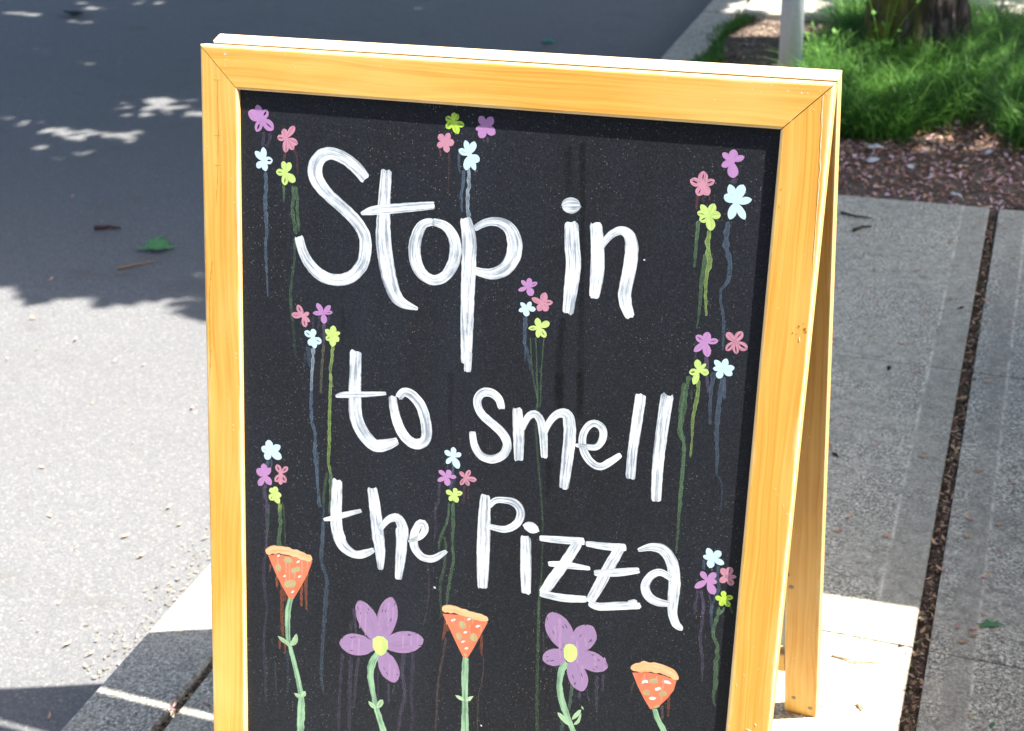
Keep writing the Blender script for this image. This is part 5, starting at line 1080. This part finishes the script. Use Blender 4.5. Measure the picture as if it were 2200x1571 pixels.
M_LITTER = litter_mat('petal_and_leaf_litter', [(0.0, (0.12, 0.06, 0.04)), (0.3, (0.30, 0.15, 0.10)), (0.6, (0.52, 0.33, 0.23)), (0.8, (0.60, 0.36, 0.36)), (0.93, (0.72, 0.48, 0.55)), (1.0, (0.68, 0.58, 0.42))])
M_JOINT = litter_mat('joint_debris', [(0.0, (0.06, 0.04, 0.032)), (0.45, (0.18, 0.11, 0.085)), (0.75, (0.36, 0.24, 0.16)), (0.92, (0.55, 0.42, 0.27)), (1.0, (0.13, 0.22, 0.07))])
M_SAND = litter_mat('gutter_litter', [(0.0, (0.13, 0.11, 0.09)), (0.4, (0.26, 0.21, 0.15)), (0.75, (0.36, 0.28, 0.19)), (0.93, (0.42, 0.27, 0.29)), (1.0, (0.22, 0.24, 0.10))])
def bed_area(n):
    x = RNG.uniform(-0.55, 0.95, n); y = RNG.uniform(2.29, 3.3, n)
    k = ~in_grass(x, y - 0.06)
    return np.stack([x, y], 1)[k]
bits(9000, bed_area, lambda x, y: -0.018 + bed_disp(x, y), (0.008, 0.026), M_LITTER, 'bed_litter', 'brown leaf crumbs and faded pink petals covering the bed soil', 'leaf litter')
bits(1200, lambda n: np.stack([RNG.uniform(-0.53, -0.2, n), RNG.uniform(3.3, 4.0, n)], 1), lambda x, y: -0.018 + bed_disp(x, y), (0.008, 0.022), M_SAND, 'soil_litter', 'pale dry crumbs on the bare soil behind the post', 'leaf litter')
def joint_area(n):
    y = RNG.uniform(-1.0, 2.27, n)
    d = np.array([mnoise.noise(Vector((0, b * 5, 9))) for b in y])
    k = d > RNG.uniform(-0.7, 0.35, n)
    return np.stack([RNG.normal(0.479, 0.0075, n).clip(0.462, 0.496), y], 1)[k]
bits(4200, joint_area, -0.011, (0.004, 0.014), M_JOINT, 'joint_debris', 'dark crumbs and dead petals packed in the wide paving joint', 'debris')
bits(1200, lambda n: np.stack([RNG.normal(-0.580, 0.005, n), RNG.uniform(-1.0, 1.2, n)], 1), -0.014, (0.004, 0.012), M_JOINT, 'kerb_joint_debris', 'dark crumbs packed in the joint behind the kerb', 'debris')
bits(800, lambda n: np.stack([-0.80 - np.abs(RNG.normal(0, 0.05, n)), RNG.uniform(0.12, 1.3, n)], 1), ROAD_Z + 0.001, (0.003, 0.011), M_SAND, 'gutter_litter', 'tan crumbs and petals gathered along the foot of the kerb', 'debris')
bits(420, lambda n: np.stack([RNG.uniform(-2.4, -0.8, n), RNG.uniform(-0.3, 1.9, n)], 1), ROAD_Z + 0.002, (0.003, 0.009), M_SAND, 'road_crumbs', 'tiny tan crumbs scattered over the sunlit asphalt', 'debris')
bits(260, lambda n: np.stack([RNG.uniform(0.1, 0.75, n), RNG.uniform(0.2, 2.25, n)], 1), 0.0, (0.002, 0.007), M_JOINT, 'paving_crumbs', 'tiny dark crumbs scattered over the paving', 'debris')

# single fallen petals
M_PETAL = petal_mat('pink_petal', (0.60, 0.27, 0.42), (0.70, 0.52, 0.28))
M_PETAL2 = petal_mat('tan_petal', (0.52, 0.30, 0.24), (0.55, 0.42, 0.20))
def petal_mesh(name, mat):
    V, F, U = [], [], []
    for i in range(7):
        t = i / 6
        w = 0.0036 * math.sin(math.pi * (0.06 + 0.88 * t)) ** 0.8
        for k in (-1, 0, 1):
            V.append(((t - 0.5) * 0.021, w * k, 0.0016 + 0.0022 * abs(k) + 0.004 * (t - 0.4) ** 2 * 4))
            U.append((t, 0.5 + 0.5 * k))
        if i:
            b = (i - 1) * 3
            F += [(b, b + 1, b + 4, b + 3), (b + 1, b + 2, b + 5, b + 4)]
    o = mesh_obj(name, V, F, mat, uvs=U, smooth=True)
    return o
proto = {}
def petals(places, z, group, label, tan=0.45):
    for x, y in places:
        key = random.random() < tan
        if key not in proto:
            proto[key] = petal_mesh('fallen_petal', M_PETAL2 if key else M_PETAL)
            o = proto[key]
        else:
            o = proto[key].copy()
            COL.objects.link(o)
        o.location = (x, y, z)
        o.rotation_euler = (random.uniform(-0.1, 0.1), random.uniform(-0.1, 0.1), random.uniform(0, 6.28))
        s = random.uniform(0.55, 0.95)
        o.scale = (s, s * random.uniform(0.8, 1.2), s)
        tone = 'tan' if key else 'pink'
        tag(o, label(x, y, tone) if callable(label) else label.replace('COLOUR', tone), 'petal', group)
petals(PAVING_PETALS, 0.0002, 'petals on the paving', lambda x, y, t: 'small %s petal fallen on the %s' % (t, ('wide' if x < 0.475 else 'right hand') + (' shaded slab beside the planting bed' if y > 1.371 else ' middle slab, nearer than the bed' if y > 0.459 else ' nearest slab, level with the rear leg')))
petals(JOINT_PETALS, -0.006, 'petals in the paving joint', 'small faded COLOUR petal lying in the wide dark joint between the slabs', 0.5)
petals(KERB_PETALS, 0.0002, 'petals on the kerb', 'mauve petal fallen at the joint behind the shaded kerb', 0.0)
petals(ROAD_PETALS, ROAD_Z + 0.004, 'petals on the road', lambda x, y, t: 'small %s petal fallen on the %s' % (t, 'shaded asphalt under the tree' if y > 1.33 else 'sunlit asphalt far from the kerb' if x < -1.1 else 'asphalt close to the kerb'), 0.5)

# twigs, leaves and scraps
M_TWIG = simple('dark_twig', (0.07, 0.055, 0.035), 0.85, 0.2, 0.3, 80)
M_TAN = simple('tan_stick', (0.30, 0.20, 0.11), 0.8, 0.2, 0.3, 80)
def twig(name, pts, z, r, mat, label):
    P = [Vector((x, y, z + r + 0.003 * math.sin(i * 2.1) ** 2)) for i, (x, y) in enumerate(pts)]
    Q = []
    for i in range(len(P) - 1):
        for t in (0, 0.25, 0.5, 0.75):
            Q.append(P[i].lerp(P[i + 1], t) + Vector((random.uniform(-1, 1), random.uniform(-1, 1), 0)) * r * 0.5)
    Q.append(P[-1])
    c = Q[0].copy()
    v, f = tube_data([q - c for q in Q], np.linspace(r * 1.1, r * 0.5, len(Q)), 7)
    o = mesh_obj(name, v, f, mat, smooth=True)
    o.location = c
    return tag(o, label, 'twig')
twig('twig', [(0.103, 2.143), (0.141, 2.122), (0.183, 2.117)], 0, 0.0036, M_TWIG, 'longer dark twig on the paving near the bed edge')
twig('twig', [(0.150, 2.032), (0.168, 2.057), (0.190, 2.063)], 0, 0.0045, M_TWIG, 'short bent dark twig on the paving, nearer than the long one')
twig('twig', [(0.351, 0.400), (0.374, 0.397), (0.387, 0.394), (0.418, 0.404)], 0, 0.0016, M_TAN, 'thin tan twig on the sunlit slab beside the rear leg')
twig('twig', [(0.404, 0.303), (0.409, 0.297), (0.414, 0.293)], 0, 0.0022, M_TAN, 'tiny curled brown stalk on the sunlit slab')
twig('twig', [(-1.80, 1.575), (-1.765, 1.602), (-1.72, 1.64)], ROAD_Z + 0.002, 0.004, M_TAN, 'tan stick on the shaded road in front of the green leaf')
twig('twig', [(-2.035, 1.80), (-1.995, 1.812), (-1.955, 1.812)], ROAD_Z + 0.002, 0.007, simple('red_brown_pod', (0.07, 0.022, 0.015), 0.5, 0.4, 0.3, 60), 'thick dark red-brown pod on the shaded road')
def leaf_obj(name, outline, loc, rot, mat, label, cat='leaf', curl=0.15, thick=0.0004):
    bm = bmesh.new()
    vs = [bm.verts.new((x, y, 0)) for x, y in outline]
    f = bm.faces.new(vs)
    bmesh.ops.triangulate(bm, faces=[f])
    bmesh.ops.subdivide_edges(bm, edges=bm.edges[:], cuts=2, use_grid_fill=True)
    for v in bm.verts:
        v.co.z = curl * (abs(v.co.y) * 0.9 + 6.0 * v.co.x ** 2) + 0.004 * mnoise.noise(v.co * 60)
    ex = bmesh.ops.solidify(bm, geom=bm.faces[:], thickness=thick)
    lo = min(v.co.z for v in bm.verts)
    for v in bm.verts:
        v.co.z -= lo
    o = bm_obj(name, bm, mat, smooth=True)
    o.location = loc
    o.rotation_euler = (0, 0, rot)
    return tag(o, label, cat)
M_GLEAF = simple('fresh_green_leaf', (0.10, 0.26, 0.10), 0.5, 0.35, 0.35, 60)
MAPLE = [(-.060, -.004), (-.042, -.024), (-.030, -.012), (-.008, -.030), (.006, -.012), (.040, -.020), (.030, -.004), (.062, .006), (.030, .012), (.022, .034), (.004, .018), (-.004, .052), (-.018, .020), (-.040, .026), (-.036, .008)]
leaf_obj('green_leaf', MAPLE, (-1.765, 1.718, ROAD_Z + 0.004), 0.25, M_GLEAF, 'fresh green lobed leaf lying on the shaded road', 'leaf', 0.45)
leaf_obj('dark_leaf', [(-.07, -.005), (-.03, -.03), (.03, -.02), (.08, -.01), (.05, .02), (-.02, .025)], (-3.66, 3.93, ROAD_Z + 0.004), -0.3, simple('dead_black_leaf', (0.03, 0.035, 0.045), 0.7, 0.2), 'dead dark leaf on the road far left', 'leaf', 0.6)
leaf_obj('teal_scrap', [(-.024, -.014), (.02, -.018), (.028, .004), (.006, .020), (-.022, .012)], (-1.334, 3.918, ROAD_Z + 0.005), 0.2, simple('teal_plastic', (0.02, 0.30, 0.20), 0.4, 0.5, 0.1), 'teal plastic scrap on the shaded road above the sign', 'litter', 0.5)
leaf_obj('green_sprig', [(-.022, -.002), (-.012, -.007), (-.006, -.003), (.006, -.008), (.010, -.002), (.024, .001), (.012, .006), (.004, .003), (-.004, .010), (-.010, .003)], (0.576, 0.545, 0.001), 0.2, M_GLEAF, 'small dark green sprig on the shaded paving', 'leaf', 0.35)
leaf_obj('green_crumb', [(-.005, -.002), (.004, -.003), (.006, .002), (-.003, .003)], (0.593, 0.316, 0.001), 1.0, M_GLEAF, 'tiny green leaf crumb at the right of the paving', 'leaf', 0.3)
M_PAPER = simple('white_paper_scrap', (0.62, 0.63, 0.66), 0.8, 0.2, 0.12, 50)
SCR = [(-.016, -.010), (-.002, -.017), (.015, -.009), (.018, .005), (.004, .015), (-.013, .012)]
for (x, y, s, r, lab) in ((0.119, 2.68, 1.25, 0.3, 'crumpled white paper scrap at the edge of the grass'), (0.130, 2.554, 1.3, 1.2, 'flat grey-white scrap on the bed litter below the grass'),
                          (0.235, 2.544, 0.8, 2.0, 'small white scrap in the middle of the bed litter'), (0.376, 2.35, 1.0, -0.7, 'narrow white scrap on the bed litter close to the paving'), (0.438, 2.681, 0.7, 0.9, 'tiny white scrap at the right of the bed litter')):
    k = 0.45 if 'narrow' in lab else 0.8
    leaf_obj('paper_scrap', [(a * s * 1.2, b * s * k) for a, b in SCR], (x, y, bed_disp(x, y) - 0.004), r, M_PAPER, lab, 'scrap', 0.5)
M_DARKBIT = simple('dark_brown_bit', (0.05, 0.025, 0.018), 0.7, 0.3, 0.3, 200)
for i, (x, y) in enumerate([(0.442, 1.659), (0.322, 1.336), (0.267, 0.97)]):
    leaf_obj('dark_crumb', [(-.008, -.003), (.002, -.006), (.009, .001), (.001, .005)], (x, y, 0.0005), i * 1.3, M_DARKBIT,
             ['red-brown crumb beside the wide paving joint', 'dark crumb near the cross joint of the paving', 'dark crumb on the paving right behind the sign'][i], 'crumb', 0.5)
